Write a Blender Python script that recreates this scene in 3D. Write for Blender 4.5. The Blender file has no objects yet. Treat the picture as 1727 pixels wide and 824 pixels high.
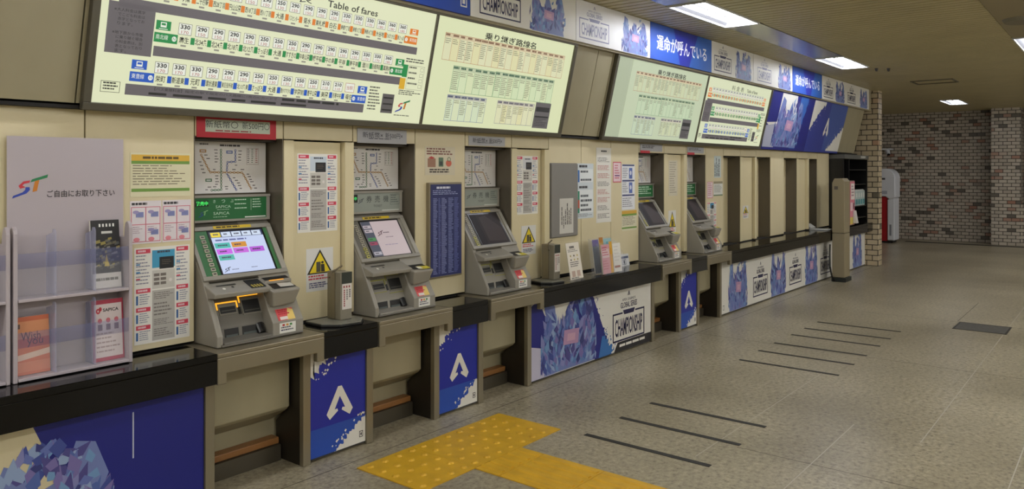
import bpy, math, random
from mathutils import Vector, Matrix
SC = bpy.context.scene
COL = SC.collection
# ---------------------------------------------------------------- materials
_M = {}
def lin(c):
    c = c / 255.0
    return c / 12.92 if c <= 0.04045 else ((c + 0.055) / 1.055) ** 2.4
def rgb(c): return (lin(c[0]), lin(c[1]), lin(c[2]), 1.0)
def M(c, rough=0.55, metal=0.0, emit=0.0, noise=0.0, scale=8.0, alpha=1.0, spec=0.5, trans=0.0):
    key = (tuple(c), rough, metal, emit, noise, scale, alpha, spec, trans)
    if key in _M: return _M[key]
    m = bpy.data.materials.new('surface'); m.use_nodes = True
    nt = m.node_tree; b = nt.nodes['Principled BSDF']
    b.inputs['Base Color'].default_value = rgb(c)
    b.inputs['Roughness'].default_value = rough
    b.inputs['Metallic'].default_value = metal
    b.inputs['Specular IOR Level'].default_value = spec
    if trans: b.inputs['Transmission Weight'].default_value = trans
    if alpha < 1: b.inputs['Alpha'].default_value = alpha
    if emit > 0:
        b.inputs['Base Color'].default_value = (0.02, 0.02, 0.02, 1)
        b.inputs['Emission Color'].default_value = rgb(c)
        b.inputs['Emission Strength'].default_value = emit
    if noise > 0:
        tc = nt.nodes.new('ShaderNodeTexCoord'); nz = nt.nodes.new('ShaderNodeTexNoise')
        nz.inputs['Scale'].default_value = scale; nz.inputs['Detail'].default_value = 6
        rp = nt.nodes.new('ShaderNodeValToRGB')
        k = rgb(c)
        rp.color_ramp.elements[0].position = 0.3; rp.color_ramp.elements[1].position = 0.7
        rp.color_ramp.elements[0].color = tuple(x * (1 - noise) for x in k[:3]) + (1,)
        rp.color_ramp.elements[1].color = tuple(min(1, x * (1 + noise)) for x in k[:3]) + (1,)
        nt.links.new(tc.outputs['Object'], nz.inputs['Vector'])
        nt.links.new(nz.outputs['Fac'], rp.inputs['Fac'])
        nt.links.new(rp.outputs['Color'], b.inputs['Base Color'])
    m.diffuse_color = rgb(c)
    _M[key] = m
    return m
def new_mat(name):
    m = bpy.data.materials.new(name); m.use_nodes = True
    return m, m.node_tree, m.node_tree.nodes['Principled BSDF']
def ramp(nt, stops):
    r = nt.nodes.new('ShaderNodeValToRGB'); e = r.color_ramp.elements
    while len(e) < len(stops): e.new(0.5)
    for el, (p, c) in zip(e, stops): el.position = p; el.color = rgb(c)
    return r
def mat_floor():
    m, nt, b = new_mat('terrazzo'); L = nt.links.new
    tc = nt.nodes.new('ShaderNodeTexCoord')
    n1 = nt.nodes.new('ShaderNodeTexNoise'); n1.inputs['Scale'].default_value = 34; n1.inputs['Detail'].default_value = 5; n1.inputs['Roughness'].default_value = 0.75
    n2 = nt.nodes.new('ShaderNodeTexNoise'); n2.inputs['Scale'].default_value = 0.9; n2.inputs['Detail'].default_value = 4
    r1 = ramp(nt, [(0.28, FLOOR[0]), (0.46, FLOOR[1]), (0.58, FLOOR[2]), (0.75, FLOOR[3])])
    r2 = ramp(nt, [(0.3, (205, 203, 198)), (0.7, (255, 255, 255))])
    mx = nt.nodes.new('ShaderNodeMix'); mx.data_type = 'RGBA'; mx.blend_type = 'MULTIPLY'; mx.inputs[0].default_value = 1
    for n in (n1, n2): L(tc.outputs['Object'], n.inputs['Vector'])
    L(n1.outputs['Fac'], r1.inputs['Fac']); L(n2.outputs['Fac'], r2.inputs['Fac'])
    L(r1.outputs['Color'], mx.inputs[6]); L(r2.outputs['Color'], mx.inputs[7]); L(mx.outputs[2], b.inputs['Base Color'])
    b.inputs['Roughness'].default_value = 0.34; b.inputs['Specular IOR Level'].default_value = 0.45
    return m
def mat_brick(w, h, cols, mortar):
    m, nt, b = new_mat('glazed brick'); L = nt.links.new
    tc = nt.nodes.new('ShaderNodeTexCoord'); sx = nt.nodes.new('ShaderNodeSeparateXYZ'); L(tc.outputs['Object'], sx.inputs[0])
    ad = nt.nodes.new('ShaderNodeMath'); ad.operation = 'ADD'; L(sx.outputs['X'], ad.inputs[0]); L(sx.outputs['Y'], ad.inputs[1])
    cb = nt.nodes.new('ShaderNodeCombineXYZ'); L(ad.outputs[0], cb.inputs['X']); L(sx.outputs['Z'], cb.inputs['Y'])
    br = nt.nodes.new('ShaderNodeTexBrick'); L(cb.outputs[0], br.inputs['Vector'])
    br.inputs['Scale'].default_value = 1; br.inputs['Brick Width'].default_value = w; br.inputs['Row Height'].default_value = h
    br.inputs['Mortar Size'].default_value = 0.006; br.inputs['Bias'].default_value = -0.1
    br.inputs['Color1'].default_value = (0, 0, 0, 1); br.inputs['Color2'].default_value = (1, 1, 1, 1); br.inputs['Mortar'].default_value = (0, 0, 0, 1); br.inputs['Bias'].default_value = 0
    c0, c1 = cols; d = tuple(int(x * .58) for x in c1); rd = (int(c1[0] * .92), int(c1[1] * .70), int(c1[2] * .64))
    rp = ramp(nt, [(0.0, d), (0.055, d), (0.09, c1), (0.5, c0), (0.90, c1), (0.95, rd), (1.0, c0)])
    L(br.outputs['Color'], rp.inputs['Fac'])
    mx = nt.nodes.new('ShaderNodeMix'); mx.data_type = 'RGBA'; mx.inputs[7].default_value = rgb(mortar)
    L(br.outputs['Fac'], mx.inputs[0]); L(rp.outputs['Color'], mx.inputs[6]); L(mx.outputs[2], b.inputs['Base Color'])
    bp = nt.nodes.new('ShaderNodeBump'); bp.inputs['Strength'].default_value = 0.5; bp.inputs['Distance'].default_value = 0.004; bp.invert = True
    L(br.outputs['Fac'], bp.inputs['Height']); L(bp.outputs[0], b.inputs['Normal'])
    b.inputs['Roughness'].default_value = 0.4
    return m
def mat_streak(name, c0, c1, rough, metal=0.0):
    m, nt, b = new_mat(name); L = nt.links.new
    tc = nt.nodes.new('ShaderNodeTexCoord'); mp = nt.nodes.new('ShaderNodeMapping'); mp.inputs['Scale'].default_value = (3, 3, 1.2)
    nz = nt.nodes.new('ShaderNodeTexNoise'); nz.inputs['Scale'].default_value = 2.2; nz.inputs['Detail'].default_value = 7
    r = ramp(nt, [(0.3, c0), (0.62, c1)])
    L(tc.outputs['Object'], mp.inputs[0]); L(mp.outputs[0], nz.inputs['Vector']); L(nz.outputs['Fac'], r.inputs['Fac']); L(r.outputs['Color'], b.inputs['Base Color'])
    b.inputs['Roughness'].default_value = rough; b.inputs['Metallic'].default_value = metal
    return m
FLOOR = [(92, 82, 64), (164, 154, 130), (182, 172, 146), (212, 203, 178)]
CREAM = mat_streak('cream enamel panel', (208, 195, 157), (212, 199, 162), 0.42)
CREAM2 = mat_streak('cream door panel', (209, 196, 156), (213, 200, 161), 0.42)
TAUPE = mat_streak('taupe enamel panel', (149, 140, 112), (154, 145, 117), 0.45)
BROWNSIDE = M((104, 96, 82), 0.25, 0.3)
JOINT = M((22, 19, 16), 0.8)
STEEL = mat_streak('brushed stainless steel', (136, 127, 106), (140, 131, 110), 0.34, 0.55)
STEELD = M((88, 82, 70), 0.42, 0.6)
DARKSTEEL = M((58, 52, 44), 0.38, 0.5)
GRANITE = M((9, 8, 8), 0.09, 0, 0, 0.5, 60, 1.0, 0.32)
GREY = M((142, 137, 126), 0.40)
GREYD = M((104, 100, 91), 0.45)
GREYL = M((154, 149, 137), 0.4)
BLACK = M((12, 12, 13), 0.3)
BLACKM = M((26, 25, 24), 0.6)
WHITE = M((232, 230, 224), 0.5)
# ---------------------------------------------------------------- mesh builder
_GL = {}
_tc = bpy.data.curves.new('lettering', 'FONT'); _tc.resolution_u = 2; _tc.fill_mode = 'FRONT'
_to = bpy.data.objects.new('lettering', _tc); COL.objects.link(_to)
def glyphs(s, bold=0.0):
    k = (s, bold)
    if k not in _GL:
        _tc.body = s; _tc.offset = bold
        bpy.context.view_layer.update()
        dg = bpy.context.evaluated_depsgraph_get()
        me = _to.evaluated_get(dg).to_mesh()
        vs = [(v.co.x, v.co.y) for v in me.vertices]; fs = [tuple(p.vertices) for p in me.polygons]
        _to.evaluated_get(dg).to_mesh_clear()
        if not vs: vs = [(0, 0)]; fs = []
        _GL[k] = (vs, fs, min(v[0] for v in vs), max(v[0] for v in vs), min(v[1] for v in vs), max(v[1] for v in vs))
    return _GL[k]
class Frame:
    def __init__(self, O, U=(1, 0, 0), V=(0, 0, 1)):
        self.O = Vector(O); self.U = Vector(U).normalized(); self.V = Vector(V).normalized(); self.N = self.U.cross(self.V)
    def p(self, u, v, n=0.0): return self.O + self.U * u + self.V * v + self.N * n
LAY = 0.0005
class MB:
    def __init__(self): self.v = []; self.f = []; self.fm = []; self.mats = []; self.emit = 0.0
    def mi(self, m):
        if isinstance(m, (tuple, list)): m = M(m, 0.5, 0.0, self.emit)
        if m not in self.mats: self.mats.append(m)
        return self.mats.index(m)
    def add(self, vs, fs, m):
        b = len(self.v); self.v += [tuple(x) for x in vs]; i = self.mi(m)
        for f in fs: self.f.append(tuple(b + k for k in f)); self.fm.append(i)
        return self
    def box(self, x0, x1, y0, y1, z0, z1, m):
        return self.add([(x0, y0, z0), (x1, y0, z0), (x1, y1, z0), (x0, y1, z0), (x0, y0, z1), (x1, y0, z1), (x1, y1, z1), (x0, y1, z1)],
                 [(3, 2, 1, 0), (4, 5, 6, 7), (0, 1, 5, 4), (1, 2, 6, 5), (2, 3, 7, 6), (3, 0, 4, 7)], m)
    def _prism(self, A, B, m):
        n = len(A)
        ar = sum((Vector(A[i]) - Vector(A[0])).cross(Vector(A[(i + 1) % n]) - Vector(A[0])).dot(Vector(B[0]) - Vector(A[0])) for i in range(n))
        if ar > 0: A = A[::-1]; B = B[::-1]
        return self.add(list(A) + list(B), [tuple(range(n)), tuple(range(2 * n - 1, n - 1, -1))] + [(i, i + n, (i + 1) % n + n, (i + 1) % n) for i in range(n)], m)
    def px(self, prof, x0, x1, m): return self._prism([(x0, y, z) for y, z in prof], [(x1, y, z) for y, z in prof], m)
    def py(self, prof, y0, y1, m): return self._prism([(x, y0, z) for x, z in prof], [(x, y1, z) for x, z in prof], m)
    def pz(self, prof, z0, z1, m): return self._prism([(x, y, z0) for x, y in prof], [(x, y, z1) for x, y in prof], m)
    def cyl(self, p0, p1, r, m, seg=16, r1=None):
        p0 = Vector(p0); p1 = Vector(p1); d = (p1 - p0).normalized(); r1 = r if r1 is None else r1
        a = d.orthogonal().normalized(); b = d.cross(a); A = []; B = []
        for i in range(seg):
            t = 2 * math.pi * i / seg; o = a * math.cos(t) + b * math.sin(t); A.append(p0 + o * r); B.append(p1 + o * r1)
        return self._prism(A, B, m)
    def tube(self, pts, r, m, seg=8):
        for a, b in zip(pts, pts[1:]): self.cyl(a, b, r, m, seg)
        return self
    # flat printing on a frame
    def slab(self, F, u0, v0, u1, v1, n0, n1, m):
        return self._prism([F.p(u0, v0, n0), F.p(u1, v0, n0), F.p(u1, v1, n0), F.p(u0, v1, n0)], [F.p(u0, v0, n1), F.p(u1, v0, n1), F.p(u1, v1, n1), F.p(u0, v1, n1)], m)
    def fprism(self, F, pts, n0, n1, m): return self._prism([F.p(u, v, n0) for u, v in pts], [F.p(u, v, n1) for u, v in pts], m)
    def r(self, F, u0, v0, u1, v1, m, lay=1):
        n = lay * LAY
        return self.add([F.p(u0, v0, n), F.p(u1, v0, n), F.p(u1, v1, n), F.p(u0, v1, n)], [(0, 1, 2, 3)], m)
    def poly(self, F, pts, m, lay=1):
        a = sum(pts[i - 1][0] * pts[i][1] - pts[i][0] * pts[i - 1][1] for i in range(len(pts)))
        if a < 0: pts = pts[::-1]
        return self.add([F.p(u, v, lay * LAY) for u, v in pts], [tuple(range(len(pts)))], m)
    def disc(self, F, u, v, ru, rv, m, lay=1, seg=16):
        return self.poly(F, [(u + ru * math.cos(6.2832 * i / seg), v + rv * math.sin(6.2832 * i / seg)) for i in range(seg)], m, lay)
    def outline(self, F, u0, v0, u1, v1, t, m, lay=1):
        self.r(F, u0, v0, u1, v0 + t, m, lay); self.r(F, u0, v1 - t, u1, v1, m, lay); self.r(F, u0, v0 + t, u0 + t, v1 - t, m, lay); self.r(F, u1 - t, v0 + t, u1, v1 - t, m, lay); return self
    def text(self, F, s, u, v, h, m, lay=2, w=None, align='c', bold=0.0):
        vs, fs, x0, x1, y0, y1 = glyphs(s, bold)
        if not fs: return self
        sy = h / max(y1 - y0, 1e-6); sx = sy if w is None else w / max(x1 - x0, 1e-6)
        W = (x1 - x0) * sx
        ou = u - W / 2 if align == 'c' else (u if align == 'l' else u - W)
        return self.add([F.p(ou + (x - x0) * sx, v - h / 2 + (y - y0) * sy, lay * LAY) for x, y in vs], fs, m)
    def dash(self, F, u0, v0, u1, v1, n, m, seed=1, lay=2, fill=0.5):
        R = random.Random(seed); st = (v1 - v0) / n; W = u1 - u0
        for i in range(n):
            vt = v1 - st * i; u = u0; e = u0 + W * R.uniform(0.6, 1.0)
            while u < e - 0.02 * W:
                l = W * R.uniform(0.05, 0.22); ue = min(u + l, e)
                self.r(F, u, vt - st * fill, ue, vt, m, lay); u = ue + W * 0.025
        return self
    def line(self, F, pts, t, m, lay=2):
        for (a, b), (c, d) in zip(pts, pts[1:]):
            L = math.hypot(c - a, d - b)
            if L < 1e-6: continue
            ox, oy = -(d - b) / L * t / 2, (c - a) / L * t / 2
            self.poly(F, [(a + ox, b + oy), (a - ox, b - oy), (c - ox, d - oy), (c + ox, d + oy)], m, lay)
        return self
    def build(self, name, origin=(0, 0, 0), parent=None, bevel=0.0, smooth=False):
        me = bpy.data.meshes.new(name); o = Vector(origin)
        me.from_pydata([tuple(Vector(p) - o) for p in self.v], [], self.f); me.update()
        for m in self.mats: me.materials.append(m)
        for p, i in zip(me.polygons, self.fm): p.material_index = i; p.use_smooth = smooth
        ob = bpy.data.objects.new(name, me); COL.objects.link(ob)
        if parent: ob.parent = parent
        else: ob.location = o
        if bevel:
            bv = ob.modifiers.new('edge', 'BEVEL'); bv.width = bevel; bv.segments = 2; bv.limit_method = 'ANGLE'; bv.angle_limit = 0.7
        return ob
def tag(o, label=None, cat=None, group=None, kind=None):
    if label: o['label'] = label
    if cat: o['category'] = cat
    if group: o['group'] = group
    if kind: o['kind'] = kind
    return o
def thing(name, loc, label, cat, group=None):
    e = bpy.data.objects.new(name, None); e.empty_display_size = 0.1; COL.objects.link(e); e.location = loc
    return tag(e, label, cat, group)
def structure(o): o['kind'] = 'structure'; return o
# ---------------------------------------------------------------- layout of the ticket wall (metres)
WY, RY, FY, BY, CZ = 3.55, 3.69, 3.27, 3.39, 0.71        # wall face, recess back, counter front, base face, counter height
CEIL = 2.86
JN = [1.467, 1.972, 2.477, 2.952, 3.457, 3.930, 4.440, 4.903, 5.364, 5.833, 6.325, 6.828, 7.306, 7.775, 8.240, 8.720, 9.209, 9.690, 10.181, 10.690, 11.168, 11.567, 12.136]
KIND = 'F R D R F R D F F F R D R F B D B F B D B F'.split()
TO = Vector((0, 3.47, 1.845)); TV = Vector((0, -0.16, 0.68)).normalized()   # leaning fascia
def TF(x): return Frame((x, TO.y, TO.z), (1, 0, 0), TV)
TROFFERS = [(2.30, 2.715), (6.15, 2.715), (9.83, 2.715), (16.75, 2.60), (9.62, .74), (5.9, .74), (2.2, .74), (-1.4, 2.715), (-1.4, .74), (13.2, .74), (16.6, .74)]
def build_room():
    f = MB(); fm = mat_floor()
    f.box(-4.5, 24, -9.1, 5.6, -0.12, 0, fm)
    F = Frame((0, 0, 0), (1, 0, 0), (0, 1, 0))
    dk = M((84, 78, 66), 0.6); lt = M((186, 180, 164), 0.5)
    for y, x0, x1, m in [(3.23, -2, 13.4, dk), (1.84, 3.9, 6.2, lt), (1.315, 2.2, 5.0, lt), (0.93, 4.9, 8.6, lt), (0.46, 3, 9, lt), (0.0, 6, 15, lt), (0.93, 9.1, 12, lt), (1.38, 9.1, 10.5, dk)]:
        f.r(F, x0, y - 0.003, x1, y + 0.003, m, 1)
    for x, y0, y1, m in [(6.875, -3, 3.39, dk), (4.18, -1, 1.72, dk), (2.6, 0.5, 2.6, dk), (9.06, 1.36, 2.3, dk), (9.06, -1, 0.9, dk), (12.4, -3, 3.0, dk)]:
        f.r(F, x - 0.003, y0, x + 0.003, y1, m, 1)
    structure(f.build('floor'))
    c = MB(); pm = M((192, 181, 142), 0.42, 0, 0, 0.06, 3); x = -4.4
    holes = [(lx - .57, lx + .57, ly - .172, ly + .172) for lx, ly in TROFFERS] + [(-4.4, 10.42, 2.55, 2.88), (-4.4, 12.4, .575, .905)]
    while x < 19.4:
        xe = min(x + 0.081, 19.45)
        cuts = sorted((h[2], h[3]) for h in holes if h[0] < xe and h[1] > x)
        y = -9.0
        for a, b in cuts + [(5.5, 5.5)]:
            if a > y: c.box(x, xe, y, a, CEIL, CEIL + 0.02, pm)
            y = max(y, b)
        x += 0.1
    c.box(-4.5, 24, -9.1, 5.6, CEIL + 0.085, CEIL + 0.12, JOINT)
    structure(c.build('ceiling'))
    for n, a, b in [(1, -4.4, -2.0), (2, -.8, 1.70), (3, 2.90, 5.55), (4, 6.74, 9.24)]:
        t = MB(); t.box(a, b, 2.56, 2.87, CEIL - 0.002, CEIL + 0.018, M((176, 172, 160), 0.22, 0.55)); structure(t.build('trim_%d' % n))
    for n, a, b in [(6, -4.4, -2.0), (7, -.8, 1.6), (8, 2.8, 5.3), (9, 6.5, 9.03), (10, 10.21, 12.4)]:
        t = MB(); t.box(a, b, .58, .90, CEIL - 0.002, CEIL + 0.018, M((150, 138, 108), 0.4)); structure(t.build('trim_%d' % n))
    # ticket wall
    w = MB(); g = 0.0035
    w.box(-4.4, 13.55, RY + 0.03, RY + 0.2, 0, CEIL, JOINT)
    w.box(-4.4, 13.55, WY + 0.05, RY + 0.03, 1.83, CEIL, JOINT)
    def panel(x0, x1, z0, z1, y=WY, m=CREAM, d=0.05): w.box(x0 + g, x1 - g, y, y + d, z0, z1, m)
    for a in (-4.4, -3.4, -2.4, -1.4, -0.44, 0.05, 0.53, 1.01):
        b = {-4.4: -3.4, -3.4: -2.4, -2.4: -1.4, -1.4: -0.44, -0.44: 0.05, 0.05: 0.53, 0.53: 1.01, 1.01: 1.467}[a]
        panel(a, b, 0.725, 1.815, d=0.17)
    for i, k in enumerate(KIND):
        a, b = JN[i], JN[i + 1]
        if k == 'F': panel(a, b, 0.725, 1.815, d=0.17)
        else:
            panel(a, b, 1.722, 1.815, d=0.17)
            if k == 'D':
                w.box(a + 0.004, a + 0.067, WY, RY + 0.02, 0.725, 1.716, CREAM2)
                w.box(a + 0.07, b - 0.075, WY + 0.022, RY + 0.02, 0.722, 1.712, CREAM2)
                w.box(b - 0.066, b - 0.002, WY - 0.012, RY + 0.02, 0.73, 1.716, CREAM2)
                w.box(a + 0.06, b - 0.005, WY + 0.03, RY, 0.711, 0.722, JOINT)
            else:
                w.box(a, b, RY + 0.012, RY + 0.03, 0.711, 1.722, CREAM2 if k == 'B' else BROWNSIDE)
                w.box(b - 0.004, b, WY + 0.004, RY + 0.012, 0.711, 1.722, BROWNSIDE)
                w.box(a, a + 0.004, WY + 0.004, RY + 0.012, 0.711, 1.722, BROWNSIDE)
                w.box(a, b, WY + 0.06, RY + 0.012, 1.705, 1.722, DARKSTEEL)
    w.box(-4.4, 12.136, WY + 0.02, RY + 0.03, 0.60, 0.711, JOINT)
    # knee-space wall and foot
    w.box(-4.4, 13.5, 3.64, RY + 0.03, 0, 0.6, TAUPE)
    # leaning upper wall
    for a, b in [(-4.4, -2.5), (-2.5, -0.55), (-0.55, 1.405), (1.405, 4.96), (4.96, 5.295), (5.295, 5.52), (5.52, 9.1), (9.1, 12.30), (12.30, 13.28)]:
        w.slab(TF(0), a + g, -0.012, b - g, 0.70, -0.075, -0.022, TAUPE)
    w.box(-4.4, 13.5, 3.50, WY + 0.06, 1.815, 1.83, JOINT)
    w.box(-4.4, 13.5, 3.29, 3.5, 2.52, CEIL, TAUPE)
    structure(w.build('wall_left'))
    bk = mat_brick(0.17, 0.0855, ((204, 188, 158), (186, 169, 139)), (36, 29, 23))
    p = MB(); p.box(13.55, 13.78, 3.19, 5.5, 0, CEIL, bk); structure(p.build('wall_partition'))
    bf = mat_brick(0.15, 0.072, ((186, 176, 162), (166, 156, 143)), (42, 37, 31))
    p = MB(); p.box(19.4, 19.7, 2.2, 5.5, 0, CEIL, bf); structure(p.build('wall_far'))
    p = MB(); p.box(18.95, 19.7, 1.74, 2.26, 0, CEIL, bf); structure(p.build('column'))
    p = MB(); p.box(19.0, 19.2, -2.5, 1.74, 0, 0.865, bf); structure(p.build('wall_low'))
    p = MB(); p.box(23.4, 23.6, -9.0, 5.5, 0, CEIL, M((70, 64, 58), 0.7, 0, 0, .1, 2)); structure(p.build('wall_end'))
    p = MB(); p.box(13.78, 19.4, 5.4, 5.6, 0, CEIL, bf); structure(p.build('wall_alcove'))
    p = MB(); p.box(-4.5, 24, -9.1, -8.9, 0, CEIL, M((200, 192, 172), 0.6, 0, 0, .1, 2)); structure(p.build('wall_right'))
    p = MB(); p.box(-4.6, -4.4, -9.1, 3.6, 0, CEIL, M((200, 192, 172), 0.6, 0, 0, .1, 2)); structure(p.build('wall_back'))
    p = MB(); p.box(18.62, 18.82, -1.0, 3.85, 0.0005, 0.003, M((40, 37, 33), 0.6)); structure(p.build('trim_5'))
build_room()
# ---------------------------------------------------------------- adverts: shared print
NAVY, BLUE, DEEP = (22, 28, 120), (26, 38, 150), (20, 22, 86)
PAPER = (222, 219, 210); INK = (30, 28, 72)
def emblem(p, F, u, v, w, h, m, lay=3):
    pts = [(.43, 1), (.57, 1), (1, .18), (.88, 0), (.57, .22), (.60, .30), (.70, .28), (.5, .68), (.30, .28), (.40, .30), (.43, .22), (.12, 0), (0, .18)]
    L = [(.43, 1), (.5, 1), (.5, .68), (.30, .28), (.40, .30), (.43, .22), (.12, 0), (0, .18)]
    q = [(u + (x - .5) * w, v + (y - .5) * h) for x, y in L]; p.poly(F, q, m, lay)
    q = [(u - (x - .5) * w, v + (y - .5) * h) for x, y in L]; p.poly(F, q, m, lay)
def champion_mark(p, F, u, v, w, h, lay=3, ink=INK):
    emblem(p, F, u, v + h * .46, w * .07, h * .10, ink, lay)
    p.text(F, 'APEX LEGENDS', u, v + h * .345, h * .05, ink, lay, w=w * .42)
    p.text(F, 'GLOBAL SERIES', u, v + h * .235, h * .115, ink, lay, w=w * .52, bold=.012)
    b0, b1 = v - h * .48, v + h * .10; t = h * .035
    p.r(F, u - w / 2, b0, u + w / 2, b0 + t, ink, lay); p.r(F, u - w / 2, b0, u - w / 2 + t, b1, ink, lay); p.r(F, u + w / 2 - t, b0, u + w / 2, b1, ink, lay)
    p.r(F, u - w / 2, b1 - t, u - w * .2, b1, ink, lay); p.r(F, u + w * .2, b1 - t, u + w / 2, b1, ink, lay)
    p.poly(F, [(u - w * .19, b1 + t), (u + w * .19, b1 + t), (u + w * .15, b1 - t * 1.6), (u - w * .15, b1 - t * 1.6)], ink, lay)
    p.text(F, 'CHAMPIONSHIP', u, (b0 + b1) / 2 - t * .3, h * .36, ink, lay, w=w * .86, bold=.018)
def shards(p, F, u0, v0, u1, v1, seed, n=90, lay=2, lift=0.0):
    """A plain burst of angular blue chips, in the place and colours of the artwork on the photograph's posters."""
    R = random.Random(seed); W, H = u1 - u0, v1 - v0
    pal = [(62, 76, 146), (78, 100, 164), (92, 124, 178), (110, 148, 192), (128, 130, 182), (76, 72, 136), (142, 162, 198), (52, 58, 120), (118, 108, 166), (98, 112, 176)]
    m = [(u0 + W * x, v0 + H * y) for x, y in [(.06, 0), (.95, 0), (.90, .28), (.97, .55), (.90, .88), (.80, .93), (.74, .62), (.62, .55), (.55, .78), (.46, .86), (.40, .60), (.28, .58), (.24, .90), (.12, .97), (.06, .60), (.10, .30)]]
    p.poly(F, m, (112, 126, 180), lay - .3)
    for i in range(n):
        x = R.random(); top = .55 + .40 * abs(math.cos(math.pi * x * 1.5)) if .08 < x < .92 else .4
        y = R.random() * top
        l = R.uniform(.06, .17) * H; wd = R.uniform(.03, .07) * W; a = R.gauss(0, .45) + (x - .5) * .6
        cx, cy = u0 + x * W, v0 + .03 * H + y * H
        dx, dy = math.sin(a), math.cos(a)
        q = [(cx - dx * l * .6, cy - dy * l * .6), (cx + dy * wd * .6, cy - dx * wd * .5), (cx + dx * l, cy + dy * l), (cx - dy * wd * .7, cy + dx * wd * .4)]
        q = [(min(max(a_, u0), u1), min(max(b_, v0), v1)) for a_, b_ in q]
        p.poly(F, q, pal[i % len(pal)], lay + i * .02)
    c = (u0 + u1) / 2 + .02 * W
    p.poly(F, [(c - W * .14, v0 + H * .34), (c + W * .13, v0 + H * .32), (c + W * .15, v0 + H * .52), (c - W * .12, v0 + H * .54)], (178, 140, 174), lay + n * .02 + .1)
    p.poly(F, [(c - W * .07, v0 + H * .38), (c + W * .07, v0 + H * .37), (c + W * .08, v0 + H * .47), (c - W * .06, v0 + H * .48)], (200, 158, 180), lay + n * .02 + .3)
def torn(p, F, pts, m, seed, lay=2, amp=.02, n=26):
    """patch with a ragged torn edge along the first side of pts"""
    R = random.Random(seed); (a, b), (c, d) = pts[0], pts[1]; e = []
    L = math.hypot(c - a, d - b); nx, ny = -(d - b) / L, (c - a) / L
    for i in range(n + 1):
        t = i / n; k = R.uniform(-amp, amp) if 0 < i < n else 0
        e.append((a + (c - a) * t + nx * k, b + (d - b) * t + ny * k))
    base = [pts[2], pts[3] if len(pts) > 3 else pts[2]]
    # fan the strip into quads so it stays planar and simple
    q0, q1 = base[1], base[0]
    for i in range(n):
        t0, t1 = i / n, (i + 1) / n
        f0 = (q0[0] + (q1[0] - q0[0]) * t0, q0[1] + (q1[1] - q0[1]) * t0); f1 = (q0[0] + (q1[0] - q0[0]) * t1, q0[1] + (q1[1] - q0[1]) * t1)
        q = [e[i], e[i + 1], f1, f0] if len(pts) > 3 else [e[i], e[i + 1], q0]
        p.poly(F, q, m, lay)
    for i in range(16):
        t = R.random(); k = R.uniform(amp, amp * 2.6); x = a + (c - a) * t + nx * k; y = b + (d - b) * t + ny * k; s = R.uniform(.003, .009)
        p.poly(F, [(x - s, y), (x, y - s), (x + s, y + s * .3), (x, y + s)], m, lay)
# ---------------------------------------------------------------- counters, machine stands, base panels
def build_counters():
    spec = [(-3.0, 1.928, 'long black stone counter carrying the leaflet racks at the left end'),
            (2.526, 2.894, 'short black stone counter between the first and second ticket machines from the left'),
            (3.476, 3.845, 'short black stone counter under the framed dark blue timetable'),
            (4.425, 6.232, 'black stone counter carrying the leaflet stands, right of the third ticket machine'),
            (6.818, 7.192, 'short black stone counter between the two farthest ticket machines'),
            (7.757, 13.53, 'long black stone counter below the closed cream bays at the far end')]
    for a, b, l in spec:
        c = MB(); c.box(a, b, FY, 3.54, CZ - .03, CZ, GRANITE); c.box(a, b, FY, FY + .03, .57, CZ - .03, GRANITE); c.box(a, b, FY + .03, 3.40, .60, CZ - .03, GRANITE)
        tag(c.build('stone_counter', ((a + b) / 2, FY, .57), bevel=.003), l, 'counter', 'black stone counters along the ticket wall')
OPEN = [(1.978, 2.479), (2.958, 3.455), (3.923, 4.410), (6.312, 6.800), (7.257, 7.750)]
ORD = ['nearest ticket machine', 'pale pink screened machine', 'grey-headed dark-screened machine', 'nearer of the two far green-headed machines', 'farthest ticket machine']
def build_stands():
    for i, (a, b) in enumerate(OPEN):
        o = ((a + b) / 2, BY, 0)
        t = thing('machine_stand', o, 'brushed steel stand under the ' + ORD[i], 'stand', 'steel stands under the ticket machines')
        m = MB(); x0, x1 = a - .05, b + .05
        m.box(x0, x1, FY - .004, 3.69, CZ - .022, CZ - .001, STEEL)
        m.py([(x0, .565), (x0 + .045, .565), (x0 + .045, .612), (x1 - .045, .612), (x1 - .045, .565), (x1, .565), (x1, CZ - .022), (x0, CZ - .022)], FY - .004, FY + .03, STEEL)
        m.build('apron_shelf', o, t, bevel=.004)
        for s0, s1, q in ((a - .047, a, -1), (b, b + .047, 1)):
            l = MB(); l.box(s0, s1, BY - .012, BY + .02, 0.001, .60, STEEL)
            l.px([(BY + .02, 0.001), (3.62, 0.001), (3.62, .20), (3.50, .30), (3.50, .60), (BY + .02, .60)], s1 - .012 if q < 0 else s0, s1 if q < 0 else s0 + .012, DARKSTEEL)
            l.box(s0, s1, FY + .04, BY + .02, .60, CZ - .023, STEELD)
            l.build('side_panel', o, t, bevel=.002)
        k = MB(); k.px([(3.635, .68), (3.48, .68), (3.48, .305), (3.50, .285), (3.63, .21), (3.635, .21)], a + .014, b - .014, TAUPE)
        k.build('bulkhead', o, t, bevel=.004)
        k = MB(); k.box(a + .014, b - .014, 3.572, 3.638, .088, .122, M((140, 96, 52), .45)); k.build('foot_rail', o, t, bevel=.004)
        k = MB(); k.box(a + .014, b - .014, 3.555, 3.638, 0.001, .086, STEELD); k.build('toe_kick', o, t)
def base_panel(name, a, b, label, group=None):
    p = MB(); F = Frame((a, BY, 0)); W = b - a
    p.slab(F, 0, .012, W, .60, -.02, 0, PAPER); p.r(F, 0, .0125, W, .02, (40, 38, 36), 1)
    return p, F, W, (a + W / 2, BY, 0), label, group
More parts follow.
